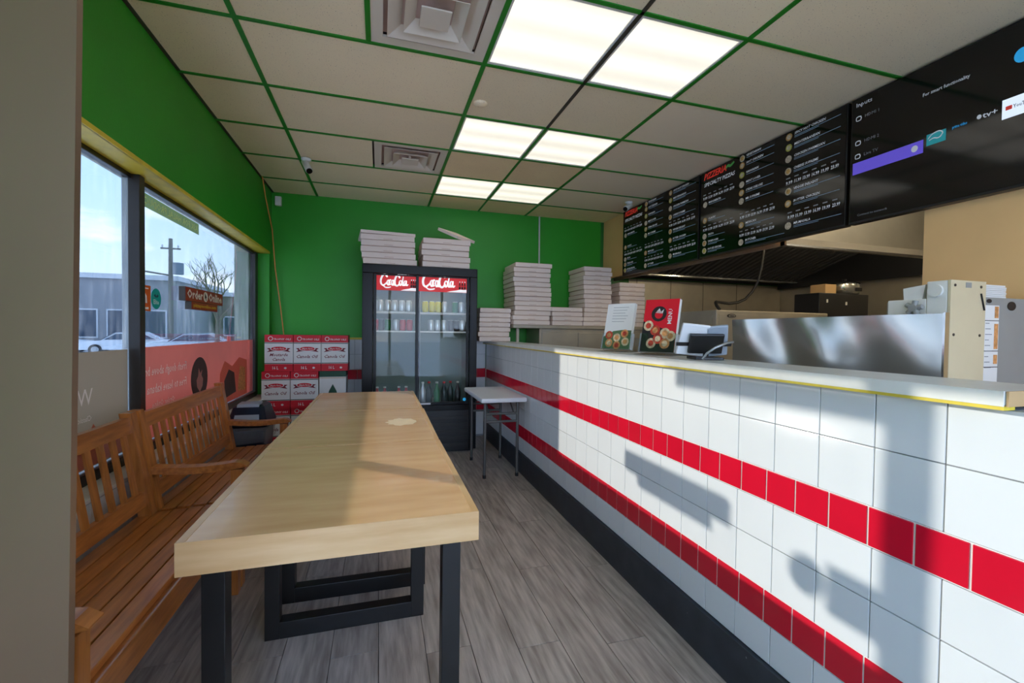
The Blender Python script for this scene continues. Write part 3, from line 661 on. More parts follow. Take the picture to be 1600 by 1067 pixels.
colr = {'s': ('can_silver', 'silver'), 'r': ('can_red', 'red'), 'g': ('can_green', 'green'), 'y': ('can_yellow', 'yellow'), 'd': ('can_dark', 'dark')}
def row(seq, xs, z, where):
    for k, (c, xx) in enumerate(zip(seq, xs)):
        m_, nm = colr[c]; can(xx, FY0+.155, z+.0005, m_, f'{nm} soda can, {ORD[k]} from the left on the {where}')
row('ssssss', [-.055, .005, .085, .152, .225, .297], SHZ[0], 'upper shelf behind the left cooler door')
row('rdgsrr', [-.04, .017, .08, .165, .235, .305], SHZ[1], 'lower shelf behind the left cooler door')
row('yyysgs', [.47, .54, .605, .675, .79, .86], SHZ[0], 'upper shelf behind the right cooler door')
row('sssdds', [.53, .60, .67, .745, .81, .87], SHZ[1], 'lower shelf behind the right cooler door')
for k, (xx, yy, mt, nm) in enumerate(((.45, .17, 'can_silver', 'clear'), (.52, .2, 'bottle_dark', 'dark'), (.60, .16, 'can_green', 'green'), (.68, .17, 'bottle_dark', 'dark'), (.755, .21, 'bottle_dark', 'dark'), (.83, .17, 'can_dark', 'dark'))): bottle(xx, FY0+yy, .506, mt, f'{nm} soda bottle, {ORD[k]} from the left on the right cooler floor', .24, .034)
for k, xx in enumerate((-.02, .055, .20, .275)): bottle(xx, FY0+.16, .506, 'can_red', f'red soda bottle, {ORD[k]} from the left on the left cooler floor', .2, .033)

# ------------------------------------------------------------------ pizza boxes
def pbox_mesh(w, d, h):
    q = MB(); q.box(-w/2+.012, w/2-.012, -d/2+.012, d/2-.012, 0, h, 'box_edge'); q.box(-w/2, w/2, -d/2, d/2, .004, h-.004, 'box_white', bev=.004); q.box(-.045, .045, -d/2-.0006, -d/2+.001, h*.22, h*.3, 'box_edge'); return q.mesh('pizza_box')
def stack(cx, cy, z, w, d, h, n, where, grp, jit=.008, rz=0., drift=0.):
    me = pbox_mesh(w, d, h)
    for k in range(n):
        o = bpy.data.objects.new('pizza_box', me); COL.objects.link(o)
        o.location = (cx+random.uniform(-jit, jit)+drift*k, cy+random.uniform(-jit, jit)*.7, z+k*h); o.rotation_euler.z = rz+random.uniform(-.02, .02)
        j = n-1-k; pos = 'topmost' if j == 0 else ('bottom' if k == 0 else f'{ORD[j]} from the top')
        tag(o, f'white pizza box, {pos} in the {where}', 'pizza box', grp)
stack(.105, 4.93, CZ, .53, .5, .061, 5, 'left stack on top of the cooler', 'boxes on the cooler', .012, drift=-.006)
stack(.672, 4.93, CZ, .50, .5, .061, 5, 'right stack on top of the cooler', 'boxes on the cooler')
q = MB(); q.box(-.15, .15, -.15, .15, 0, .03, 'box_white', bev=.003); bo = q.build('pizza_box'); bo.location = (.80, 4.86, CZ+.305+.065); bo.rotation_euler = (.42, 0, .72)
tag(bo, 'folded pizza box lying askew on top of the right cooler stack', 'pizza box', 'boxes on the cooler')
q = MB(); q.box(-.27, .27, -.245, .245, 0, .03, 'box_white', bev=.003); bo = q.build('pizza_box'); bo.location = (.06, 4.93, CZ+.3055); bo.rotation_euler = (0, .0, .09)
tag(bo, 'flat pizza box lid lying turned on the left cooler stack', 'pizza box', 'boxes on the cooler')
stack(1.272, 5.12, 1.187, .37, .37, .055, 7, 'short stack on the counter end', 'boxes on the counter', .012)
# stainless unit holding the other stacks
su = thing('stainless_shelf_unit', (2.35, 5.08, 0), 'stainless steel unit along the back wall carrying the pizza box stacks', 'shelf')
q = MB(); q.box(1.47, 3.25, 4.84, 5.36, 1.345, 1.383, 'stainless_dull', bev=.004); q.build('top_shelf', su)
q = MB(); q.box(1.80, 3.2, 4.88, 5.355, .06, 1.344, 'stainless_dull'); q.build('cabinet', su)
for xx in (1.83, 2.30, 2.77): q = MB(); q.box(xx, xx+.44, 4.865, 4.879, .12, 1.30, 'stainless_dull', bev=.004); d = q.build('door', su); q = MB(); q.box(xx+.39, xx+.41, 4.845, 4.864, .7, 1.1, 'chrome'); q.build('handle', d)
for xx, yy in ((1.53, 4.88), (1.53, 5.32)): q = MB(); q.box(xx-.015, xx+.015, yy-.015, yy+.015, 0, 1.345, 'stainless_dull'); q.build('leg', su)
q = MB(); q.box(1.82, 3.18, 4.9, 5.34, 0, .06, 'black_plastic'); q.build('plinth', su)
stack(1.708, 5.10, 1.383, .452, .46, .0555, 13, 'tallest stack by the green wall', 'boxes on the shelf unit', .012)
stack(2.148, 5.06, 1.383, .395, .40, .0545, 4, 'low stack between two tall stacks', 'boxes on the shelf unit')
stack(2.55, 5.10, 1.383, .37, .46, .0555, 13, 'tall stack beside the tan wall end', 'boxes on the shelf unit', .012)
stack(3.03, 5.08, 1.383, .36, .40, .055, 10, 'stack behind the brochures on the counter', 'boxes on the shelf unit')

# ------------------------------------------------------------------ oil cartons
def oil(cx, cy, z, label, kind='canola', w=.262, d=.27, h=.372):
    t = thing('oil_carton', (cx, cy, z), label, 'carton', 'oil cartons in the back corner'); g = .002
    x0, x1, y0, y1 = cx-w/2+g, cx+w/2-g, cy-d/2, cy+d/2; fo = (cx, y0, z)
    bands = [(0, .075, 'carton_red'), (.075, .296, 'carton_white'), (.296, h-g, 'carton_red')] if kind != 'drop' else [(0, .31, 'carton_white'), (.31, h-g, 'carton_green')]
    for a, c, mt in bands: q = MB(); q.box(x0, x1, y0, y1, z+a, z+c, mt); q.build('body' if mt == 'carton_white' else 'band', t)
    q = MB()
    if kind == 'drop':
        q.poly(fo, PX, PZ, [(0, .235), (-.015, .205), (-.036, .165), (-.043, .135), (-.036, .108), (-.016, .094), (.016, .094), (.036, .108), (.043, .135), (.036, .165), (.015, .205)], 'carton_green')
        q.slab(fo, PX, PZ, -w/2+g, w/2-g, .296, .302, 'carton_side')
    else:
        for zz in (.078, .284): q.slab(fo, PX, PZ, -w/2+g, w/2-g, zz, zz+.008, 'carton_green')
        q.poly(fo, PX, PZ, [(-.108, .196), (-.085, .216), (-.108, .236), (-.06, .238), (0, .252), (.06, .238), (.108, .236), (.085, .216), (.108, .196), (.06, .204), (0, .212), (-.06, .204)], 'print_maroon')
        q.disc((cx, y0-.001, z+.231), PX, PZ, .078, .025, 'carton_white'); q.disc((cx, y0-.002, z+.231), PX, PZ, .07, .02, 'carton_red')
        q.text('Maple Farm', (cx, y0-.003, z+.224), PX, PZ, .021, 'carton_white', .012, .3, 'CENTER')
        if kind == 'mustard':
            q.text('Moutarde', (cx, y0, z+.155), PX, PZ, .042, 'print_maroon', .014, .35, 'CENTER'); q.text('Canola', (cx, y0, z+.108), PX, PZ, .042, 'print_maroon', .014, .35, 'CENTER')
        else: q.text('Canola Oil', (cx, y0, z+.135), PX, PZ, .046, 'print_maroon', .014, .35, 'CENTER')
        q.text('16 L', (cx-.03, y0, z+.022), PX, PZ, .042, 'carton_white', .02, 0, 'CENTER', sx=.8); q.disc((cx+.06, y0, z+.034), PX, PZ, .012, .01, 'carton_white')
        q.disc((cx-.075, y0, z+.333), PX, PZ, .022, .022, 'carton_white'); q.disc((cx-.075, y0-.0012, z+.333), PX, PZ, .016, .016, 'carton_red')
        q.text('TROPHY OILS', (cx-.048, y0, z+.318), PX, PZ, .026, 'carton_white', .012, .1)
    q.build('print', t)
    return t
OY = 5.10
pl_ = thing('wooden_pallet', (-.735, 5.1, 0), 'low wooden pallet under the oil carton pile', 'pallet')
for k in range(3): q = MB(); q.box(-1.12, -.3, 4.95+k*.13, 5.03+k*.13, 0, .105, 'carton_side'); q.build('runner', pl_)
for k in range(6): q = MB(); q.box(-1.125+k*.14, -1.01+k*.14, 4.94, 5.31, .105, .125, 'carton_side', bev=.002); q.build('deck_board', pl_)
for k, (cx, lb) in enumerate(((-.985, 'left'), (-.715, 'middle'), (-.448, 'right'))):
    oil(cx-.02, OY, .125, f'red and white oil carton on the floor, {lb} of the bottom row behind the bin')
    dz = (0, 0, 0)[k]
oil(-1.0, OY-.03, .497, 'red and white canola oil carton, left of the middle row, behind the bin')
oil(-.735, OY-.03, .497, 'red and white canola oil carton in the middle of the middle row'); oil(-.465, OY-.03, .497, 'white carton with a green oil drop, right of the middle row', 'drop')
oil(-.975, OY-.02, .869, 'red and white mustard and canola carton, leftmost on top of the carton pile', 'mustard'); oil(-.71, OY-.02, .869, 'red and white canola oil carton, middle of the top row'); oil(-.447, OY-.02, .869, 'red and white canola oil carton, right of the top row beside the cooler')

# ------------------------------------------------------------------ bin
bn = thing('swing_bin', (-.985, 4.02, 0), 'navy swing-top bin with a clear bag beside the far bench arm', 'bin')
def rrect(cx, cy, hx, hy, z, r=.03, n=4):
    out = []
    for (sx, sy, a0) in ((1, 1, 0), (-1, 1, 90), (-1, -1, 180), (1, -1, 270)):
        for i in range(n+1): a = math.radians(a0+90*i/n); out.append((cx+sx*(hx-r)+r*math.cos(a), cy+sy*(hy-r)+r*math.sin(a), z))
    return out
def loft(q, rings, mt, cap=True, smooth=False):
    n = len(rings[0]); vs = [v for r in rings for v in r]; fs = [(i*n+k, i*n+(k+1) % n, (i+1)*n+(k+1) % n, (i+1)*n+k) for i in range(len(rings)-1) for k in range(n)]
    if cap: fs += [tuple(range(n))[::-1], tuple((len(rings)-1)*n+k for k in range(n))]
    q.add(vs, fs, mt, smooth)
bcx, bcy = -.985, 4.02
q = MB(); loft(q, [rrect(bcx, bcy, .105, .14, 0), rrect(bcx, bcy, .128, .165, .50)], 'navy'); q.build('body', bn)
q = MB(); rs = []
for z, e in ((.40, .004), (.42, .012), (.46, .009), (.5, .014), (.525, .008)):
    rs.append([(x+random.uniform(-.006, .006)+(e if x > bcx else -e), y+random.uniform(-.006, .006)+(e if y > bcy else -e), z+random.uniform(-.012, .012)*(z < .45)) for x, y, _ in rrect(bcx, bcy, .128, .165, z)])
loft(q, rs, 'bag', False, True); q.build('bag', bn)
q = MB(); loft(q, [rrect(bcx, bcy, .14, .175, .53), rrect(bcx, bcy, .145, .18, .55), rrect(bcx, bcy, .13, .165, .60), rrect(bcx, bcy, .11, .13, .68), rrect(bcx, bcy, .09, .10, .695)], 'navy'); q.build('lid', bn)
q = MB(); q.add([(bcx-.09, bcy-.182, .568), (bcx+.09, bcy-.182, .568), (bcx+.075, bcy-.115, .705), (bcx-.075, bcy-.115, .705), (bcx-.09, bcy-.172, .568), (bcx+.09, bcy-.172, .568), (bcx+.075, bcy+.0, .71), (bcx-.075, bcy+.0, .71)], [(0, 1, 2, 3), (3, 2, 6, 7), (0, 3, 7, 4), (1, 5, 6, 2), (4, 7, 6, 5), (0, 4, 5, 1)], 'bin_flap'); q.build('swing_flap', bn)

# ------------------------------------------------------------------ folding table
ft = thing('folding_table', (1.05, 4.08, 0), 'small white plastic folding table beside the tiled counter', 'table')
q = MB(); q.box(.835, 1.245, 3.66, 4.47, .685, .725, 'white_plastic', bev=.014); q.build('tabletop', ft)
for yy in (3.78, 4.36):
    for xx in (.895, 1.195): q = MB(); q.tube([(xx, yy, .012), (xx, yy, .69)], .0135, 'leg_grey', 10); q.tube([(xx, yy, 0), (xx, yy, .03)], .0155, 'black_rubber', 10); q.build('leg', ft)
    for zz in (.50, .57): q = MB(); q.tube([(.90, yy, zz), (1.19, yy, zz)], .011, 'leg_grey', 8); q.build('crossbar', ft)
    for xx in (.93, 1.16): q = MB(); q.tube([(xx, yy, .57), (xx, 3.95 if yy < 4 else 4.19, .69)], .007, 'leg_grey', 8); q.build('brace', ft)

# ------------------------------------------------------------------ screens
def screen(y1, label):
    t = thing('wall_screen', (XM-.03, y1-.665, 2.0), label, 'screen', 'screens over the counter'); y0 = y1-1.335
    q = MB(); q.box(XM-.055, XM-.002, y0, y1, 1.998, 2.772, 'black_plastic', bev=.004); q.build('casing', t)
    q = MB(); q.box(XM-.057, XM-.0552, y0+.008, y1-.008, 2.012, 2.764, 'screen_black'); p = q.build('panel', t)
    return t, p
XS = XM-.0575
def menu(y1, label, dim=1):
    t, p = screen(y1, label); q = MB(); A = NY; B = PZ
    def at(u, z): return (XS, y1-u, z)
    names = [['', ''], ['VEGETARIAN', 'HOT CHICKEN', 'HAWAIIAN', 'MEAT LOVER', 'STEAK DELUXE', 'MR SUPREME'], ['SPICY HOT CHICKEN', 'MEDITERRANEAN', 'CHICKEN PARMESAN', 'CHEESE SUPREME', 'VEGGIE DELIGHT', 'BUTTER CHICKEN', 'MR.MASALA']]
    q.text('PIZZERIA', at(.045, 2.70), A, B, .075, 'scr_red', .03, .25, width=.27); q.ribbon((XS, y1, 0), A, B, [(.30, 2.715), (.33, 2.735), (.36, 2.725), (.40, 2.745)], .022, 'scr_green', .0015)
    q.text('SPECIALTY PIZZAS', at(.05, 2.635), A, B, .046, 'scr_white', .015, .15, width=.36)
    def prices(u0, u1, z, n=6):
        st_ = (u1-u0)/n
        for k in range(n):
            q.slab((XS, y1, 0), A, B, u0+k*st_, u0+k*st_+st_*.5, z+.04, z+.048, 'scr_grey', .0012); q.text(['9.99', '11.99', '13.99', '16.99', '19.99', '23.99'][k % 6], at(u0+k*st_, z), A, B, .032, 'scr_white', .02, .1, width=st_*.8)
    pc = ['pizza_a', 'pizza_b', 'pizza_c', 'pizza_a', 'pizza_b', 'pizza_a', 'pizza_a', 'pizza_a', 'pizza_a']
    def item(u, z, nm, k, L=.30, two=True):
        q.disc(at(u, z), A, B, .026, .026, pc[k % 9], 14, .0012); q.disc((XS-.0008, y1-u, z), A, B, .017, .017, pc[(k+4) % 9], 12, .0012)
        q.text(nm, at(u+.045, z+.002), A, B, .024, 'scr_white', .012, .2)
        q.slab((XS, y1, 0), A, B, u+.045, u+.045+L, z-.0105, z-.0075, 'scr_blue', .0012)
        if two: q.slab((XS, y1, 0), A, B, u+.045, u+.045+L*.55, z-.02, z-.017, 'scr_blue', .0012)
    prices(.04, .42, 2.52)
    for k, z in enumerate((2.474, 2.33, 2.187, 2.126, 2.058)): item(.065, z, ['MARGHERITA', 'CLASSIC', 'PESTO', 'TANDOORI', 'HOUSE SPECIAL'][k], k+3, .2, k > 2)
    prices(.045, .43, 2.235)
    for k, z in enumerate((2.737, 2.679, 2.602, 2.525, 2.458, 2.39)): item(.485, z, names[1][k], k, .26, False)
    prices(.475, .82, 2.245); item(.49, 2.194, 'MEXICAN', 1, .27); prices(.475, .82, 2.10); item(.49, 2.055, 'BUTCHER', 3, .36)
    for k, z in enumerate((2.731, 2.655, 2.573, 2.485)): item(.915, z, names[2][k], (k+1) % 4, .33)
    prices(.90, 1.30, 2.39)
    for k, z in enumerate((2.339, 2.251)): item(.92, z, names[2][4+k], k, .33)
    prices(.92, 1.315, 2.14); item(.925, 2.091, names[2][6], 5, .34)
    q.build('menu_print', p); return t
menu(4.785, 'black menu screen farthest from the camera, beside the tan wall end'); menu(3.43, 'black menu screen in the middle, with red lettering at its top left')
t, p = screen(2.075, 'black screen nearest the camera showing an inputs menu and a purple bar')
q = MB(); A, B, o = NY, PZ, (XS, 0, 0)
def S(y0, y1, z0, z1, mt, nm='app_tile'): e = MB(); e.slab((XS, 0, 0), A, B, -y0, -y1, z0, z1, mt, .0012); e.build(nm, p)
q.text('Inputs', (XS, 2.042, 2.715), A, B, .035, 'scr_white', 0, .0, width=.09); 
for z, tx in ((2.64, 'HDMI 1'), (2.49, 'HDMI 2'), (2.408, 'Live TV')):
    q.ribbon(o, A, B, [(-2.04, z-.01), (-2.015, z-.01), (-2.015, z+.012), (-2.04, z+.012), (-2.04, z-.01)], .006, 'scr_white', .0015, 2); q.text(tx, (XS, 1.99, z-.005), A, B, .026, 'scr_grey', 0, 0)
S(2.055, 1.682, 2.302, 2.373, 'scr_purple', 'highlight_bar'); q.disc((XS-.0013, 1.722, 2.338), A, B, .016, .018, 'scr_white', 14); S(1.667, 1.582, 2.33, 2.39, 'scr_teal'); q.ribbon((XS-.0013, 0, 0), A, B, [(-1.66, 2.365), (-1.64, 2.385), (-1.61, 2.39), (-1.595, 2.375), (-1.605, 2.36)], .006, 'scr_white', .001); q.ribbon((XS-.0013, 0, 0), A, B, [(-1.655, 2.355), (-1.635, 2.362), (-1.615, 2.355), (-1.6, 2.362)], .006, 'scr_white', .001)
q.text('prime video', (XS, 1.555, 2.375), A, B, .022, 'scr_cyan', .01, 0, width=.06); q.disc((XS, 1.449, 2.388), A, B, .009, .011, 'scr_white', 14); q.text('tv+', (XS, 1.436, 2.375), A, B, .038, 'scr_white', .015, 0, width=.055)
S(1.365, 1.24, 2.334, 2.425, 'scr_pale'); q.slab((XS-.0013, 0, 0), A, B, -1.352, -1.33, 2.372, 2.39, 'scr_red', .0012); q.text('YouTube', (XS-.0013, 1.326, 2.373), A, B, .024, 'print_black', .01, 0, width=.065)
q.text('For smart functionality', (XS, 1.69, 2.605), A, B, .026, 'scr_white', .006, 0, width=.2); e = MB(); e.disc((XS, 1.30, 2.605), A, B, .03, .034, 'scr_cyan', 18); e.build('profile_icon', p); q.text('Connect to network', (XS, 2.02, 2.04), A, B, .02, 'scr_grey', 0, 0)
q.build('screen_lettering', p)['kind'] = 'stuff'

# ------------------------------------------------------------------ counter-top items
def brochure(cx, cy, rz, label, kind):
    t = thing('brochure_holder', (cx, cy, 1.187), label+' in a clear stand', 'brochure holder', 'brochure stands on the counter', rz); W = .185; H = .285; th = .24
    xf = Matrix.Translation((0, .02, .012)) @ Matrix.Rotation(-th, 4, 'X')
    def put(mb, name, par): return mb.build(name, par, (0, 0, 0))
    q = MB(); q.box(-W/2-.008, W/2+.008, -.045, .10, 0, .005, 'acrylic'); put(q, 'foot', t)
    q = MB(); q.box(-W/2-.008, W/2+.008, .017, .020, 0, H*.8, 'acrylic', xf=xf); put(q, 'back_plate', t)
    q = MB(); q.box(-W/2-.008, -W/2+.04, -.02, -.017, 0, .10, 'acrylic', xf=xf); q.box(W/2-.04, W/2+.008, -.02, -.017, 0, .10, 'acrylic', xf=xf); q.box(-W/2+.04, W/2-.04, -.02, -.017, 0, .045, 'acrylic', xf=xf)
    q.box(-W/2-.008, -W/2-.005, -.017, .017, 0, .1, 'acrylic_edge', xf=xf); q.box(W/2+.005, W/2+.008, -.017, .017, 0, .1, 'acrylic_edge', xf=xf); put(q, 'front_pocket', t)
    b = thing('brochure', (cx, cy, 1.193), label, 'brochure', 'brochures on the counter', rz); xg = Matrix.Translation((0, .02, .008)) @ Matrix.Rotation(-th, 4, 'X')
    q = MB()
    mt = 'paper' if kind == 'w' else 'paper_red'
    q.box(-W/2, W/2, -.012, .014, 0, H, 'paper', xf=xg); q.box(-W/2, W/2, -.014, -.012, 0, H, mt, xf=xg); put(q, 'pages', b)
    q = MB(); fx = [xg @ Vector(v) for v in ((0, -.0141, 0), (1, -.0141, 0), (0, -.0141, 1))]; oo = fx[0]; xd = fx[1]-oo; zd = fx[2]-oo
    def dc(x, z, r, mt, rr=None, off=0.): q.disc(oo+xd.cross(zd)*off, xd, zd, 1, 1, mt) if False else q.poly(oo+xd.cross(zd)*off, xd, zd, [(x+r*math.cos(2*math.pi*k/16), z+(rr or r)*math.sin(2*math.pi*k/16)) for k in range(16)], mt, .0006)
    if kind == 'w':
        q.poly(oo, xd, zd, [(-W/2, 0), (W/2, 0), (W/2, .115), (.03, .118), (-.03, .11), (-W/2, .075)], 'paper_green', .0004)
        for k, (x, z) in enumerate(((-.05, .035), (.0, .07), (.05, .095), (.005, .022), (.06, .045), (-.055, .085))): dc(x, z, .025, ['food_a', 'food_c', 'food_a', 'food_a', 'food_c', 'food_b'][k], .026, .0006); dc(x, z, .014, ['food_c', 'food_a', 'food_b', 'food_b', 'food_a', 'food_a'][k], .015, .0013)
        for k in range(6): q.slab(oo, xd, zd, -.05, .055-.01*(k % 3), .26-k*.018, .262-k*.018, 'scr_grey', .0004)
    else:
        q.poly(oo, xd, zd, [(-W/2, 0), (W/2, 0), (W/2, .10), (.02, .125), (-W/2, .165)], 'print_black', .0004)
        dc(-.01, .205, .042, 'print_black', None, .0004); dc(-.01, .2, .022, 'paper_red', None, .001); q.poly(oo, xd, zd, [(-.03, .21), (-.01, .235), (.0, .215), (.015, .23), (.01, .205)], 'paper', .0016)
        for k, (x, z) in enumerate(((-.02, .115), (.035, .10), (-.035, .045), (.04, .045), (0., .07), (.066, .085), (-.06, .14))): dc(x, z, .027, ['food_b', 'food_c', 'food_c', 'food_a', 'food_b', 'food_c', 'food_c'][k], .028, .0006); dc(x, z, .015, ['food_a', 'food_a', 'food_b', 'food_c', 'food_c', 'food_a', 'food_b'][k], .016, .0013)
        q.text('MENU', oo+xd*.062+zd*.15, zd, -xd, .03, 'paper', .01, 0, off=.001)
    put(q, 'cover_print', b)
brochure(1.37, 2.39, -1.05, 'white takeaway menu brochure with pizza pictures on green', 'w')
brochure(1.37, 1.975, -1.05, 'red takeaway menu brochure with a round black emblem', 'r')
pt = thing('payment_terminal', (1.385, 1.63, 1.187), 'black tablet stand with white devices and a curved grey cable on the counter', 'terminal', None, -.35)
def L(mb, name, par=pt): return mb.build(name, par, (0, 0, 0))
R3 = Matrix.Translation((0, 0, .012)) @ Matrix.Rotation(.35, 4, 'X')
q = MB(); q.box(-.06, .06, -.06, .06, 0, .012, 'black_plastic', bev=.003); L(q, 'base')
q = MB(); q.tube([(0, -.01, .012), (0, -.012, .07)], .011, 'black_plastic', 10); L(q, 'neck')
q = MB(); q.box(-.085, .06, -.028, -.012, .025, .115, 'black_plastic', bev=.006, xf=R3); L(q, 'tablet_back')
q = MB(); q.box(-.13, -.01, -.005, .01, -.0, .145, 'white_plastic', bev=.006, xf=R3 @ Matrix.Rotation(.10, 4, 'Y')); L(q, 'white_tablet')
q = MB(); q.box(.0, .095, -.005, .012, .0, .14, 'bin_flap', bev=.006, xf=R3 @ Matrix.Rotation(-.12, 4, 'Y')); L(q, 'card_reader')
q = MB(); q.box(-.135, .10, -.012, -.006, .055, .07, 'black_rubber', xf=R3); L(q, 'strap')
q = MB(); q.tube([(-.04, -.085, .006), (-.03, -.10, .03), (.0, -.11, .055), (.05, -.10, .075), (.09, -.07, .08), (.11, -.02, .078)], .005, 'alu', 8); L(q, 'cable')

# ------------------------------------------------------------------ kitchen
hd = thing('exhaust_hood', (3.8, 4.0, 1.985), 'large stainless exhaust hood with dark baffle filters over the kitchen', 'hood')
HX0, HX1, HY0, HY1 = 3.02, 5.85, 2.69, 5.33
q = MB(); q.box(HX0, HX1, HY0, HY0+.012, 2.06, 2.75, 'hood_steel'); q.box(HX0, HX0+.012, HY0+.012, HY1, 2.0, 2.75, 'hood_steel'); q.box(HX1-.012, HX1, HY0+.012, HY1, 2.0, 2.75, 'hood_dark'); q.box(HX0+.012, HX1-.012, HY0+.012, HY1, 2.738, 2.75, 'hood_dark'); q.box(HX0+.012, HX1-.012, HY1-.012, HY1, 2.06, 2.738, 'hood_dark'); q.build('shell', hd)
q = MB(); q.box(HX0, HX1, HY0-.004, HY0+.05, 2.0, 2.06, 'stainless_dull'); q.box(HX0, HX1, HY0-.006, HY0-.0045, 1.997, 2.012, 'chrome'); q.build('front_rim', hd)
q = MB(); q.box(HX0, HX1-.02, HY1-.35, HY1-.25, 2.06, 2.10, 'hood_dark'); q.box(HX0, HX1-.02, HY1-.355, HY1-.35, 2.06, 2.075, 'chrome'); q.build('grease_trough', hd)
ya, za, yb, zb = HY1-.33, 2.10, HY0+.35, 2.72
q = MB(); q.add([(HX0+.02, ya, za+.03), (HX1-.02, ya, za+.03), (HX1-.02, yb, zb), (HX0+.02, yb, zb)], [(0, 1, 2, 3)], 'hood_dark'); q.build('filter_bank', hd)
nb = 31; dv = Vector((0, yb-ya, zb-za)); nv = Vector((0, -(zb-za), (yb-ya))).normalized()*(-1)
mb_ = MB(); w_ = .022
e = dv
mb_.add([(-w_, 0, 0), (w_, 0, 0), (w_, e.y, e.z), (-w_, e.y, e.z), (-w_, -.012, -.05), (w_, -.012, -.05), (w_, e.y-.012, e.z-.05), (-w_, e.y-.012, e.z-.05)], [(0, 1, 2, 3), (7, 6, 5, 4), (0, 4, 5, 1), (1, 5, 6, 2), (2, 6, 7, 3), (3, 7, 4, 0)], 'baffle'); bme = mb_.mesh('baffle')
for xx in (3.5, 4.4, 5.3):
    q = MB(); q.lathe([(0, -.06), (.035, -.05), (.05, -.02), (.05, .02), (.035, .05), (0, .06)], 'hood_fill_lamp', 14, (xx, HY0+.12, 2.3)); q.box(xx-.03, xx+.03, HY0+.012, HY0+.10, 2.28, 2.32, 'stainless_dull'); q.build('hood_fill_lamp', hd)  # hidden lamps added to light the filters and splashback
for k in range(nb): piece(bme, 'baffle', hd, (HX0+.05+k*(HX1-HX0-.1)/(nb-1), ya, za+.03))
q = MB(); q.box(HX0-.1+.36, XK-.006, YB-.008, YB-.001, .9, 2.05, 'stainless_dull'); 
for xx in (3.4, 3.95, 4.5, 5.1): q.box(xx, xx+.006, YB-.011, YB-.008, .9, 2.05, 'dark_frame')
solo(q, 'steel_backsplash', (3.8, YB-.003, .9), 'stainless splashback sheets on the kitchen back wall under the hood', 'splashback')
ov = thing('pizza_oven', (3.8, 3.95, 0), 'stainless conveyor pizza oven under the hood with a small oval badge', 'oven')
OX0, OX1, OY0, OY1 = 2.98, 4.35, 3.37, 4.12
q = MB(); q.box(OX0, OX1, OY0, OY1, .95, 1.527, 'stainless_dull', bev=.008); bd = q.build('body', ov)
q = MB(); q.box(OX0+.03, OX1-.2, OY0-.004, OY0, 1.0, 1.49, 'stainless_dull', bev=.0015); q.build('front_panel', bd)
q = MB(); q.disc((OX0+.17, OY0-.0045, 1.475), PX, PZ, .05, .019, 'print_black', 20, .003); q.disc((OX0+.17, OY0-.008, 1.475), PX, PZ, .042, .014, 'chrome', 20, .001); q.text('oven', (OX0+.17, OY0-.0095, 1.468), PX, PZ, .022, 'print_black', .01, 0, 'CENTER'); q.build('badge', bd)
q = MB(); q.box(OX0-.004, OX0, OY0+.05, OY1-.05, 1.0, 1.48, 'stainless_dull'); q.box(OX0-.008, OX0-.004, OY0+.08, OY1-.1, 1.12, 1.24, 'hood_dark'); q.build('side_panel', bd)
q = MB(); q.box(OX0-.42, OX0-.008, OY0+.10, OY1-.12, 1.20, 1.235, 'dark_frame'); 
for k in range(9): q.tube([(OX0-.41+k*.048, OY0+.1, 1.24), (OX0-.41+k*.048, OY1-.12, 1.24)], .005, 'chrome', 6)
q.box(OX0-.44, OX0-.42, OY0+.08, OY1-.10, 1.17, 1.25, 'stainless_dull'); q.box(OX0-.42, OX0-.008, OY0+.075, OY0+.10, 1.17, 1.26, 'stainless_dull'); q.build('conveyor', ov)
for xx in (OX0+.05, OX1-.1):
    for yy in (OY0+.05, OY1-.1): q = MB(); q.box(xx, xx+.05, yy, yy+.05, 0, .95, 'stainless_dull'); q.build('leg', ov)
q = MB(); q.tube([(3.18, 3.55, 1.543), (3.17, 3.58, 1.58), (3.19, 3.62, 1.615), (3.25, 3.68, 1.63), (3.36, 3.74, 1.63), (3.5, 3.78, 1.625), (3.63, 3.8, 1.64), (3.73, 3.8, 1.68), (3.8, 3.78, 1.76), (3.84, 3.75, 1.86), (3.85, 3.72, 2.0), (3.86, 3.7, 2.2)], .015, 'black_rubber', 8); solo(q, 'gas_hose', (3.18, 3.55, 1.527), 'black hose looping from the oven up into the hood', 'hose')
# stainless partition + prep table
sp = thing('stainless_partition', (2.24, 1.77, 0), 'tall shiny stainless sheet standing behind the counter', 'partition')
me = MB(); nx, nz = 60, 14; vs = []; SY0, SY1 = 1.222, 2.36
q = MB()
for iz in range(nz+1):
    for iy in range(nx+1):
        u, v = iy/nx, iz/nz; yy = SY0+(SY1-SY0)*u; zz = .86+(1.397-.86)*v
        xx = 2.218+.010*math.sin(9*u+2.2*v)*math.sin(math.pi*u)+.006*math.sin(17*u-5*v)*(.4+v); vs.append((xx, yy, zz))
n0 = len(vs); vs += [(v[0]+.012, v[1], v[2]) for v in vs]
fs = []
for iz in range(nz):
    for iy in range(nx):
        a = iz*(nx+1)+iy; fs.append((a, a+nx+1, a+nx+2, a+1)); fs.append((n0+a, n0+a+1, n0+a+nx+2, n0+a+nx+1))
ef = []
for iy in range(nx): a = nz*(nx+1)+iy; ef.append((a, n0+a, n0+a+1, a+1)); a = iy; ef.append((a, a+1, n0+a+1, n0+a))
for iz in range(nz): a = iz*(nx+1); ef.append((a, n0+a, n0+a+nx+1, a+nx+1)); a += nx; ef.append((a, a+nx+1, n0+a+nx+1, n0+a))
q.add(vs, fs, 'stainless', True); q.add(vs, ef, 'chrome'); q.build('sheet', sp)
q = MB(); q.box(2.21, 2.235, SY0-.004, SY0+.004, .86, 1.40, 'chrome'); q.build('edge_strip', sp)
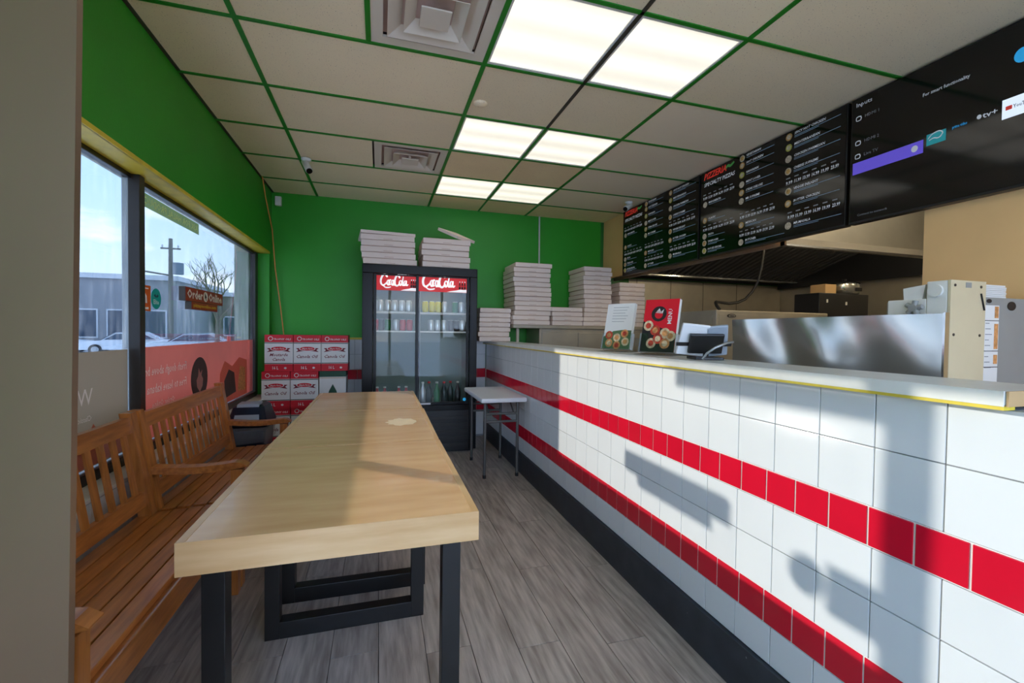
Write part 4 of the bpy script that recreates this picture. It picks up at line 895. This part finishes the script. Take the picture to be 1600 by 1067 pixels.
pt2 = thing('prep_table', (2.53, 2.1, 0), 'stainless prep table behind the shiny stainless sheet', 'table')
q = MB(); q.box(2.245, 2.86, 1.66, SY1+.3, .82, .86, 'stainless_dull', bev=.004); q.build('tabletop', pt2); q = MB(); q.box(2.26, 2.84, 1.68, SY1+.28, .1, .82, 'stainless_dull'); q.build('cabinet', pt2)
for xx in (2.27, 2.79):
    for yy in (1.7, SY1+.22): q = MB(); q.box(xx, xx+.04, yy, yy+.04, 0, .1, 'chrome'); q.build('leg', pt2)
for yy in (SY0+.45, SY1-.06): q = MB(); q.box(2.206, 2.236, yy, yy+.04, 0, .86, 'stainless_dull'); q.build('post', sp)
# dough machine
dm = thing('dough_machine', (2.42, 1.34, 0), 'cream dough sheeter with a grey star knob beside the stainless sheet', 'machine')
q = MB(); q.box(2.252, 2.475, 1.225, 1.236, .5, 1.537, 'cream_metal', bev=.002); fp = q.build('front_plate', dm)
q = MB()
for x_, z_ in ((2.275, 1.515), (2.44, 1.513), (2.275, 1.31), (2.44, 1.308)): q.disc((x_, 1.2248, z_), PX, PZ, .006, .006, 'dark_frame', 10, .002)
q.build('screws', fp)
q = MB(); q.slab((2.36, 1.2249, 1.517), PX, PZ, -.018, .018, -.01, .012, 'grey_metal'); q.build('rating_plate', fp)
q = MB(); q.tube([(2.437, 1.222, 1.485), (2.462, 1.222, 1.415)], .003, 'black_rubber', 6); q.build('lever', fp)
q = MB(); q.box(2.252, 2.48, 1.2365, 1.31, .5, 1.536, 'white_metal', bev=.004); q.box(2.252, 2.48, 1.3105, 1.46, .5, 1.464, 'white_metal', bev=.004); hs = q.build('housing', dm)
q = MB(); q.tube([(2.24, 1.275, 1.495), (2.252, 1.275, 1.495)], .026, 'white_metal', 20); q.build('round_cover', hs)
q = MB(); X4 = Matrix.Translation((2.235, 1.345, 1.425))
for k in range(5):
    a = math.radians(90+72*k+10); q.tube([X4 @ Vector((0, 0, 0)), X4 @ Vector((0, math.cos(a)*.032, math.sin(a)*.032))], [.012, .011], 'grey_metal', 8)
q.tube([(2.222, 1.345, 1.425), (2.252, 1.345, 1.425)], .016, 'grey_metal', 12); q.build('star_knob', hs)
q = MB(); q.box(2.256, 2.476, 1.24, 1.455, 0, .5, 'stainless_dull'); q.build('stand', dm)
q = MB(); q.add([(2.26, 1.33, 1.4645), (2.33, 1.33, 1.4645), (2.33, 1.40, 1.464), (2.26, 1.40, 1.464), (2.258, 1.318, 1.525), (2.325, 1.325, 1.535), (2.335, 1.385, 1.50), (2.262, 1.405, 1.515)], [(3, 2, 1, 0), (4, 5, 6, 7), (0, 1, 5, 4), (1, 2, 6, 5), (2, 3, 7, 6), (3, 0, 4, 7)], 'paper'); solo(q, 'crumpled_paper', (2.295, 1.36, 1.464), 'crumpled white paper on the lower step of the cream machine', 'paper')
# grey dispenser cabinet with stained sticker strip
gc = thing('equipment_cabinet', (2.66, 1.33, 0), 'grey equipment cabinet with stained instruction labels at the right edge', 'cabinet')
q = MB(); q.box(2.49, 2.86, 1.24, 1.62, 0, 1.475, 'grey_metal', bev=.006); q.build('body', gc)
q = MB(); q.slab((2.49, 1.2399, 0), PX, PZ, .012, .105, 1.1, 1.44, 'paper')
for k, (a, c) in enumerate(((1.385, 1.435), (1.30, 1.36), (1.25, 1.30), (1.185, 1.225))): q.slab((2.49, 1.2389, 0), PX, PZ, .075, .1, a, c, 'food_a')
for z_ in (1.372, 1.24, 1.17): q.slab((2.49, 1.2389, 0), PX, PZ, .012, .105, z_, z_+.003, 'sign_back')
for k in range(9): q.slab((2.49, 1.2389, 0), PX, PZ, .016, .04+.01*(k % 3), 1.36-k*.024, 1.363-k*.024, 'scr_grey')
q.disc((2.525, 1.2392, 1.458), PX, PZ, .017, .009, 'print_black', 14); q.disc((2.68, 1.2392, 1.44), PX, PZ, .03, .02, 'print_black', 14); q.build('label_strip', gc)
q = MB()
for k in range(7): q.box(2.505+random.uniform(-.006, .006), 2.66+random.uniform(-.006, .006), 1.25, 1.5, 1.4755+k*.008, 1.482+k*.008, 'paper')
solo(q, 'paper_stack', (2.58, 1.37, 1.475), 'loose stack of white paper on top of the grey cabinet', 'paper')
q = MB(); vs = []
for k in range(13): a = math.pi*k/12; vs.append((2.42+.085-.085*math.cos(a), .98, 1.10+.10*math.sin(a)))
q = MB(); q.tube([(vs[0][0], .98, .9)]+vs+[(vs[-1][0], .98, .9)], .007, 'black_rubber', 8); vt = thing('black_hoop_stand', (2.5, .98, 0), 'black arched hoop on a stand at the right edge behind the counter', 'stand'); q.build('hoop', vt)
q = MB(); q.box(2.40, 2.62, .9, 1.06, .86, .9, 'cream_metal', bev=.004); q.box(2.49, 2.53, .96, 1.0, 0, .86, 'grey_metal'); q.box(2.42, 2.6, .9, 1.06, 0, .02, 'grey_metal'); q.build('stand', vt)
t = thing('kitchen_light', (3.75, 2.15, ZT), 'fluorescent kitchen ceiling light in front of the exhaust hood', 'light')
q = MB(); q.box(3.15, 4.35, 2.0, 2.3, ZT-.05, ZT+.028, 'fixture_white', bev=.005); q.build('housing', t); q = MB(); q.box(3.17, 4.33, 2.02, 2.28, ZT-.06, ZT-.051, 'kitchen_tube'); q.build('diffuser', t)
# stock pot, rice cooker
sh = thing('rear_work_table', (4.9, 3.75, 0), 'steel work table at the back of the kitchen under the hood', 'table')
q = MB(); q.box(4.45, 5.45, 3.5, 4.0, .86, .9, 'stainless_dull', bev=.004); q.build('tabletop', sh)
for xx in (4.47, 5.39):
    for yy in (3.52, 3.94): q = MB(); q.box(xx, xx+.04, yy, yy+.04, 0, .86, 'stainless_dull'); q.build('leg', sh)
q = MB(); q.box(4.52, 5.25, 3.6, 3.9, .9, 1.765, 'hood_dark', bev=.01); kb = solo(q, 'black_appliance', (4.88, 3.75, .9), 'tall matt black appliance at the back of the kitchen', 'appliance')
for x_, z_ in ((4.62, 1.66), (4.9, 1.64)): q = MB(); q.box(x_, x_+.015, 3.59, 3.6, z_, z_+.035, 'white_metal'); o_ = q.build('indicator', None); o_.parent = kb; o_.location = (-4.88, -3.75, -.9)
RC = (5.08, 3.75, 1.765)
rc = thing('rice_cooker', RC, 'silver rice cooker on top of the black appliance', 'cooker')
q = MB(); q.lathe([(0, 0), (.12, 0), (.14, .01), (.145, .1), (.142, .12)], 'stainless', 24, RC); q.build('pot', rc)
q = MB(); q.lathe([(.146, .12), (.14, .135), (.08, .155), (0, .16)], 'chrome', 24, RC); l_ = q.build('lid', rc)
q = MB(); q.lathe([(.014, .16), (.022, .175), (.018, .185), (0, .185)], 'black_plastic', 12, RC); q.build('knob', l_)
q = MB(); q.box(5.06, 5.14, 3.595, 3.615, 1.80, 1.84, 'black_plastic', bev=.004); q.build('control_panel', rc)
q = MB(); q.box(4.68, 4.84, 3.66, 3.84, 1.765, 1.87, 'carton_side', bev=.004); solo(q, 'small_carton', (4.76, 3.75, 1.765), 'small brown carton on the black appliance beside the rice cooker', 'carton')

# ------------------------------------------------------------------ window graphics
XG = -1.2638
def decal(name, label, cat, fn, cy, z): q = MB(); fn(q); return solo(q, name, (XG, cy, z), label, cat)
MY = NY   # lettering meant for the street reads mirrored from inside
def f(q):
    q.slab((XG+.001, 0, 0), MY, PZ, -5.165, -2.86, .655, 1.186, 'banner_red', .0012)
    q.slab((XG+.0022, 0, 0), PY, PZ, 3.56, 3.5605, .66, .661, 'banner_red', .0004)
decal('window_banner', 'red translucent banner across the lower far window pane', 'banner', f, 4.0, .655)
bo = bpy.data.objects['window_banner']
q = MB(); o = (XG+.0012, 0, 0)
for tx, y_, z_, s_, wd_ in (('Fresh dough above bread', 3.515, 1.02, .075, .64), ('Free to leave kabana love', 3.515, .915, .075, .66), ('Order Online', 3.33, .83, .05, .29), ('at our web shop', 3.33, .785, .03, .26)): q.text(tx, (XG+.0024, y_, z_), MY, PZ, s_, 'banner_text', .01, 0, off=-.0012, width=wd_)
pr = q.build('banner_lettering'); pr.parent = bo; pr.location = (-XG, -4.0, -.655); q = MB()
q.disc((XG+.0012, 3.75, .93), PY, PZ, .155, .155, 'banner_dark', 28, .0015); q.poly((XG+.0028, 3.75, .92), PY, PZ, [(-.05, -.05), (0, -.09), (.05, -.05), (.06, .0), (.03, .03), (.045, .07), (.01, .045), (-.02, .085), (-.03, .03), (-.06, .0)], 'banner_red', .0008)
pr = q.build('banner_emblem'); pr.parent = bo; pr.location = (-XG, -4.0, -.655); q = MB()
q.poly((XG+.0012, 0, 0), PY, PZ, [(4.15, .66), (4.95, .66), (4.95, .99), (4.7, 1.03), (4.5, .96), (4.3, 1.02), (4.18, .92)], 'banner_pink', .0012); q.poly((XG+.0026, 0, 0), PY, PZ, [(4.3, .7), (4.6, .72), (4.55, .9), (4.4, .94), (4.28, .85)], 'banner_dark', .0008); q.poly((XG+.0026, 0, 0), PY, PZ, [(4.65, .72), (4.9, .7), (4.88, .92), (4.72, .95)], 'food_a', .0008)
pr = q.build('food_picture'); pr.parent = bo; pr.location = (-XG, -4.0, -.655)
q = MB(); q.slab((XG+.001, 0, 0), PY, PZ, .43, 2.785, .655, 1.182, 'banner_grey', .0012); bo = solo(q, 'window_banner', (XG, 2.0, .655), 'grey-brown translucent banner across the lower near window pane', 'banner')
q = MB(); q.text('WINGS', (XG+.0036, 2.485, .945), MY, PZ, .105, 'banner_text', .0, 0, off=-.0012); q.text('Classic flavour', (XG+.0036, 2.475, .87), MY, PZ, .035, 'banner_text', .004, 0, off=-.0012)
pr = q.build('banner_lettering'); pr.parent = bo; pr.location = (-XG, -2.0, -.655); q = MB()
q.poly((XG+.0024, 2.60, .66), PY, PZ, [(.16*math.cos(math.pi*k/12), .13*math.sin(math.pi*k/12)) for k in range(13)], 'banner_red', .001); q.poly((XG+.0036, 0, 0), PY, PZ, [(2.1, .66), (2.55, .66), (2.55, .78), (2.49, .85), (2.44, .79), (2.36, .76), (2.2, .72)], 'banner_pink', .001); pr = q.build('food_picture'); pr.parent = bo; pr.location = (-XG, -2.0, -.655)
def f(q):
    q.slab((XG+.001, 0, 0), PY, PZ, 2.86, 3.74, 1.972, 2.05, 'strip_green', .001)
    q.text('ASK FOR HALAL PRODUCTS', (XG+.0035, 3.715, 1.99), MY, PZ, .058, 'strip_text', .012, 0, off=-.001, width=.82)
decal('window_strip', 'pale green lettered strip at the top of the far window pane', 'sign', f, 3.3, 1.972)
def f(q):
    q.slab((XG+.001, 0, 0), PY, PZ, 2.865, 3.032, 1.39, 1.535, 'sticker_orange', .001)
    q.poly((XG+.0022, 2.955, 1.455), PY, PZ, [(-.035, -.02), (-.03, .02), (0, .045), (.03, .02), (.035, -.02), (.015, -.02), (.015, .01), (-.015, .01), (-.015, -.02)], 'print_white', .0008); q.slab((XG+.0022, 2.955, 1.40), PY, PZ, -.04, .05, 0, .012, 'print_white', .0008); q.slab((XG+.0022, 2.955, 1.515), PY, PZ, -.01, .05, 0, .006, 'print_white', .0008)
decal('window_sticker', 'square orange sticker on the window next to the dark mullion', 'sticker', f, 2.955, 1.39)
def f(q):
    q.disc((XG+.001, 3.097, 1.466), PY, PZ, .061, .061, 'sticker_teal', 28, .001); q.text('Elite', (XG+.0022, 3.097, 1.435), PY, PZ, .038, 'print_white', .01, 0, 'CENTER', off=.0006); q.poly((XG+.0022, 3.097, 1.475), PY, PZ, [(-.03, .01), (-.012, .018), (0, .006), (.012, .018), (.03, .01), (.012, -.002), (0, .0), (-.012, -.002)], 'bld_glass', .0008)
decal('window_sticker', 'round teal sticker on the window beside the orange one', 'sticker', f, 3.097, 1.405)
og = thing('order_sign', (-1.235, 3.76, 1.42), 'brown-red sign reading Order Online mounted inside the far window', 'sign')
q = MB(); q.box(-1.2635, -1.225, 3.405, 4.12, 1.478, 1.572, 'sign_back', bev=.002); q.build('upper_box', og)
q = MB(); q.box(-1.2635, -1.225, 3.50, 4.0, 1.425, 1.4775, 'sign_back', bev=.002); q.build('lower_box', og)
q = MB(); q.slab((-1.225, 0, 0), PY, PZ, 3.407, 4.118, 1.48, 1.57, 'sign_red', .001); q.slab((-1.225, 0, 0), PY, PZ, 3.502, 3.998, 1.427, 1.476, 'sign_red', .001)
q.text('Order', (-1.2235, 3.425, 1.50), PY, PZ, .082, 'sign_white', .03, 0, width=.27); q.disc((-1.2238, 3.752, 1.525), PY, PZ, .042, .036, 'sign_white', 20, .001); q.poly((-1.2225, 3.752, 1.525), PY, PZ, [(-.018, .028), (.022, -.008), (.004, -.004), (.012, -.026), (.002, -.028), (-.006, -.006), (-.02, -.016)], 'print_black', .0006); q.text('Online', (-1.2235, 3.81, 1.50), PY, PZ, .082, 'sign_white', .03, 0, width=.28)
q.text('pizzapieonline.com', (-1.2235, 3.53, 1.443), PY, PZ, .036, 'print_yellow', .015, 0, width=.43); q.build('face_print', og)

# ------------------------------------------------------------------ outdoors
def building(name, x0, x1, y0, y1, h, mt, label, rows, cat='building'):
    t = thing(name, ((x0+x1)/2, (y0+y1)/2, -.42), label, cat); z0 = -.42
    q = MB(); q.box(x0, x1, y0, y1, z0, h, mt); wl_ = q.build('walls', t)
    q = MB(); q.box(x0-.2, x1+.2, y0-.2, y1+.2, h, h+.35, 'bld_light'); q.build('roof', t)
    for (a, c, zz0, zz1) in rows:
        q = MB(); q.box(a, c, y0-.06, y0-.0005, zz0, zz1, 'bld_light'); w_ = q.build('window', wl_); q = MB(); q.box(a+.1, c-.1, y0-.07, y0-.061, zz0+.1, zz1-.1, 'bld_glass'); q.build('pane', w_)
    return t
building('shop_building', -26.0, -14.6, 39, 50, 4.8, 'bld_grey', 'low grey shop building across the street', [(-25.2+2.1*k, -23.6+2.1*k, .5, 2.6) for k in range(5)])
building('shop_building', -14.0, -10.9, 46, 51.5, 4.2, 'bld_brown', 'low brown building across the street beside the pole', [(-13.6+1.3*k, -12.6+1.3*k, .6, 2.4) for k in range(2)])
building('shop_building', -10.4, 6.0, 52, 60, 3.6, 'bld_brown', 'long low brown building behind the bare tree', [(-9.6+2.2*k, -8.0+2.2*k, .6, 2.2) for k in range(6)])
up = thing('utility_pole', (-15.4, 41.5, -.42), 'wooden utility pole with a transformer outside the far window', 'pole'); q = MB(); q.tube([(-15.4, 36.6, -.42), (-15.4, 36.6, 8.2)], [.17, .11], 'pole_wood', 10)
up.location = (-14.2, 37.0, -.42)
q = MB(); q.tube([(-14.2, 37, -.42), (-14.2, 37, 7.6)], [.18, .12], 'pole_wood', 10); q.build('shaft', up)
q = MB(); q.tube([(-13.75, 37, 5.1), (-13.75, 37, 5.9)], .33, 'transformer', 14); q.build('transformer', up)
q = MB(); q.tube([(-15.9, 37, 5.25), (-14.2, 37, 5.0)], .06, 'pole_wood', 8); q.build('lamp_arm', up)
q = MB(); q.tube([(-14.8, 37, 6.9), (-13.6, 37, 6.9)], .06, 'pole_wood', 8); q.build('crossarm', up)
for a in (-14.7, -14.3, -13.75): 
    q = MB(); q.tube([(a, 37, 6.95), (a, 37, 7.15)], .05, 'bld_light', 8); q.build('insulator', up)
tr = thing('bare_tree', (-9.2, 30, -.42), 'bare leafless tree outside the far window', 'tree'); q = MB(); random.seed(11)
def branch(p, d, L, r, depth):
    p = Vector(p); d = d.normalized(); e = p+d*L; mid = p+d*L*.5+Vector((random.uniform(-1, 1), random.uniform(-1, 1), random.uniform(-.3, .6)))*L*.07
    q.tube([p, mid, e], [r, r*.85, r*.68], 'bark', 5 if depth > 2 else 7, False)
    if depth >= 5: return
    for k in range(3 if depth < 4 else 2):
        a = Vector((random.uniform(-1, 1), random.uniform(-1, 1), random.uniform(-.15, .7))); branch(e if k else p+d*L*.75, d*.9+a*.75, L*random.uniform(.64, .82), r*.58, depth+1)
branch((-9.2, 30, -.42), Vector((.02, 0, 1)), 2.1, .16, 0); q.build('branches', tr)
def car(cx, cy, rz, mt, label):
    t = thing('parked_car', (cx, cy, -.42), label, 'car', 'parked cars', rz); B_ = lambda mb, n, p=t: mb.build(n, p, (0, 0, 0))
    q = MB(); prof = [(-2.2, .3), (2.2, .3), (2.25, .62), (2.1, .78), (1.15, .88), (.45, 1.38), (-.95, 1.42), (-1.75, .95), (-2.15, .9), (-2.25, .6)]
    def sec(sc, y): return [(x*1.0, y, z) for x, z in prof]
    n = len(prof); rings = [[(x*.97, -.86, z) for x, z in prof], [(x, -.8, z+.0) for x, z in prof], [(x, .8, z) for x, z in prof], [(x*.97, .86, z) for x, z in prof]]
    rings[0] = [(x*.985, -.86 if z < .95 else -.72, z if z < 1 else z-.03) for x, z in prof]; rings[3] = [(x*.985, .86 if z < .95 else .72, z if z < 1 else z-.03) for x, z in prof]
    loft(q, rings, mt); B_(q, 'body')
    for sy in (-1, 1):
        q = MB(); q.poly((0, sy*.80, 0), (1, 0, 0), (0, -0.0, 1), [(1.0, .9), (.42, 1.3), (-.85, 1.33), (-1.5, .95)], 'car_glass', .0); q = MB()
        a = [(1.0, sy*.84, .93), (.42, sy*.755, 1.29), (-.85, sy*.755, 1.32), (-1.5, sy*.84, .96)]; b_ = [(x, y+sy*.03, z) for x, y, z in a]; q.add(a+b_, [(4, 5, 6, 7), (3, 2, 1, 0)]+[(i, (i+1) % 4, 4+(i+1) % 4, 4+i) for i in range(4)], 'car_glass'); B_(q, 'side_window')
        for xx in (1.4, -1.4): q = MB(); q.tube([(xx, sy*.70, .32), (xx, sy*.90, .32)], .32, 'tyre', 16); q.tube([(xx, sy*.9, .32), (xx, sy*.91, .32)], .19, 'alu', 12); B_(q, 'wheel')
    q = MB(); q.add([(1.18, -.7, .89), (1.18, .7, .89), (.52, .66, 1.36), (.52, -.66, 1.36), (1.2, -.7, .91), (1.2, .7, .91), (.54, .66, 1.38), (.54, -.66, 1.38)], [(3, 2, 1, 0), (4, 5, 6, 7), (0, 1, 5, 4), (1, 2, 6, 5), (2, 3, 7, 6), (3, 0, 4, 7)], 'car_glass'); B_(q, 'windscreen')
    for sy in (-.6, .6): q = MB(); q.box(2.17, 2.26, sy-.2, sy+.2, .6, .72, 'bld_light', bev=.02); B_(q, 'headlight')
car(-10.9, 31.5, -2.9, 'car_silver', 'silver car parked outside, in the middle of the far window pane'); car(-15.6, 34.5, -2.9, 'car_white', 'white car parked outside, beside the dark window mullion'); car(-20.6, 36, .3, 'car_white', 'white car outside, seen through the near window pane')
po = thing('marker_post', (-2.75, 9.6, -.42), 'slim white and red post outside the far window', 'post'); q = MB(); q.tube([(-2.75, 9.6, -.42), (-2.75, 9.6, .9)], .03, 'bld_light', 10); q.build('shaft', po)
q = MB(); q.tube([(-2.75, 9.6, .9), (-2.75, 9.6, 1.15)], .031, 'post_red', 10); q.build('red_band', po)
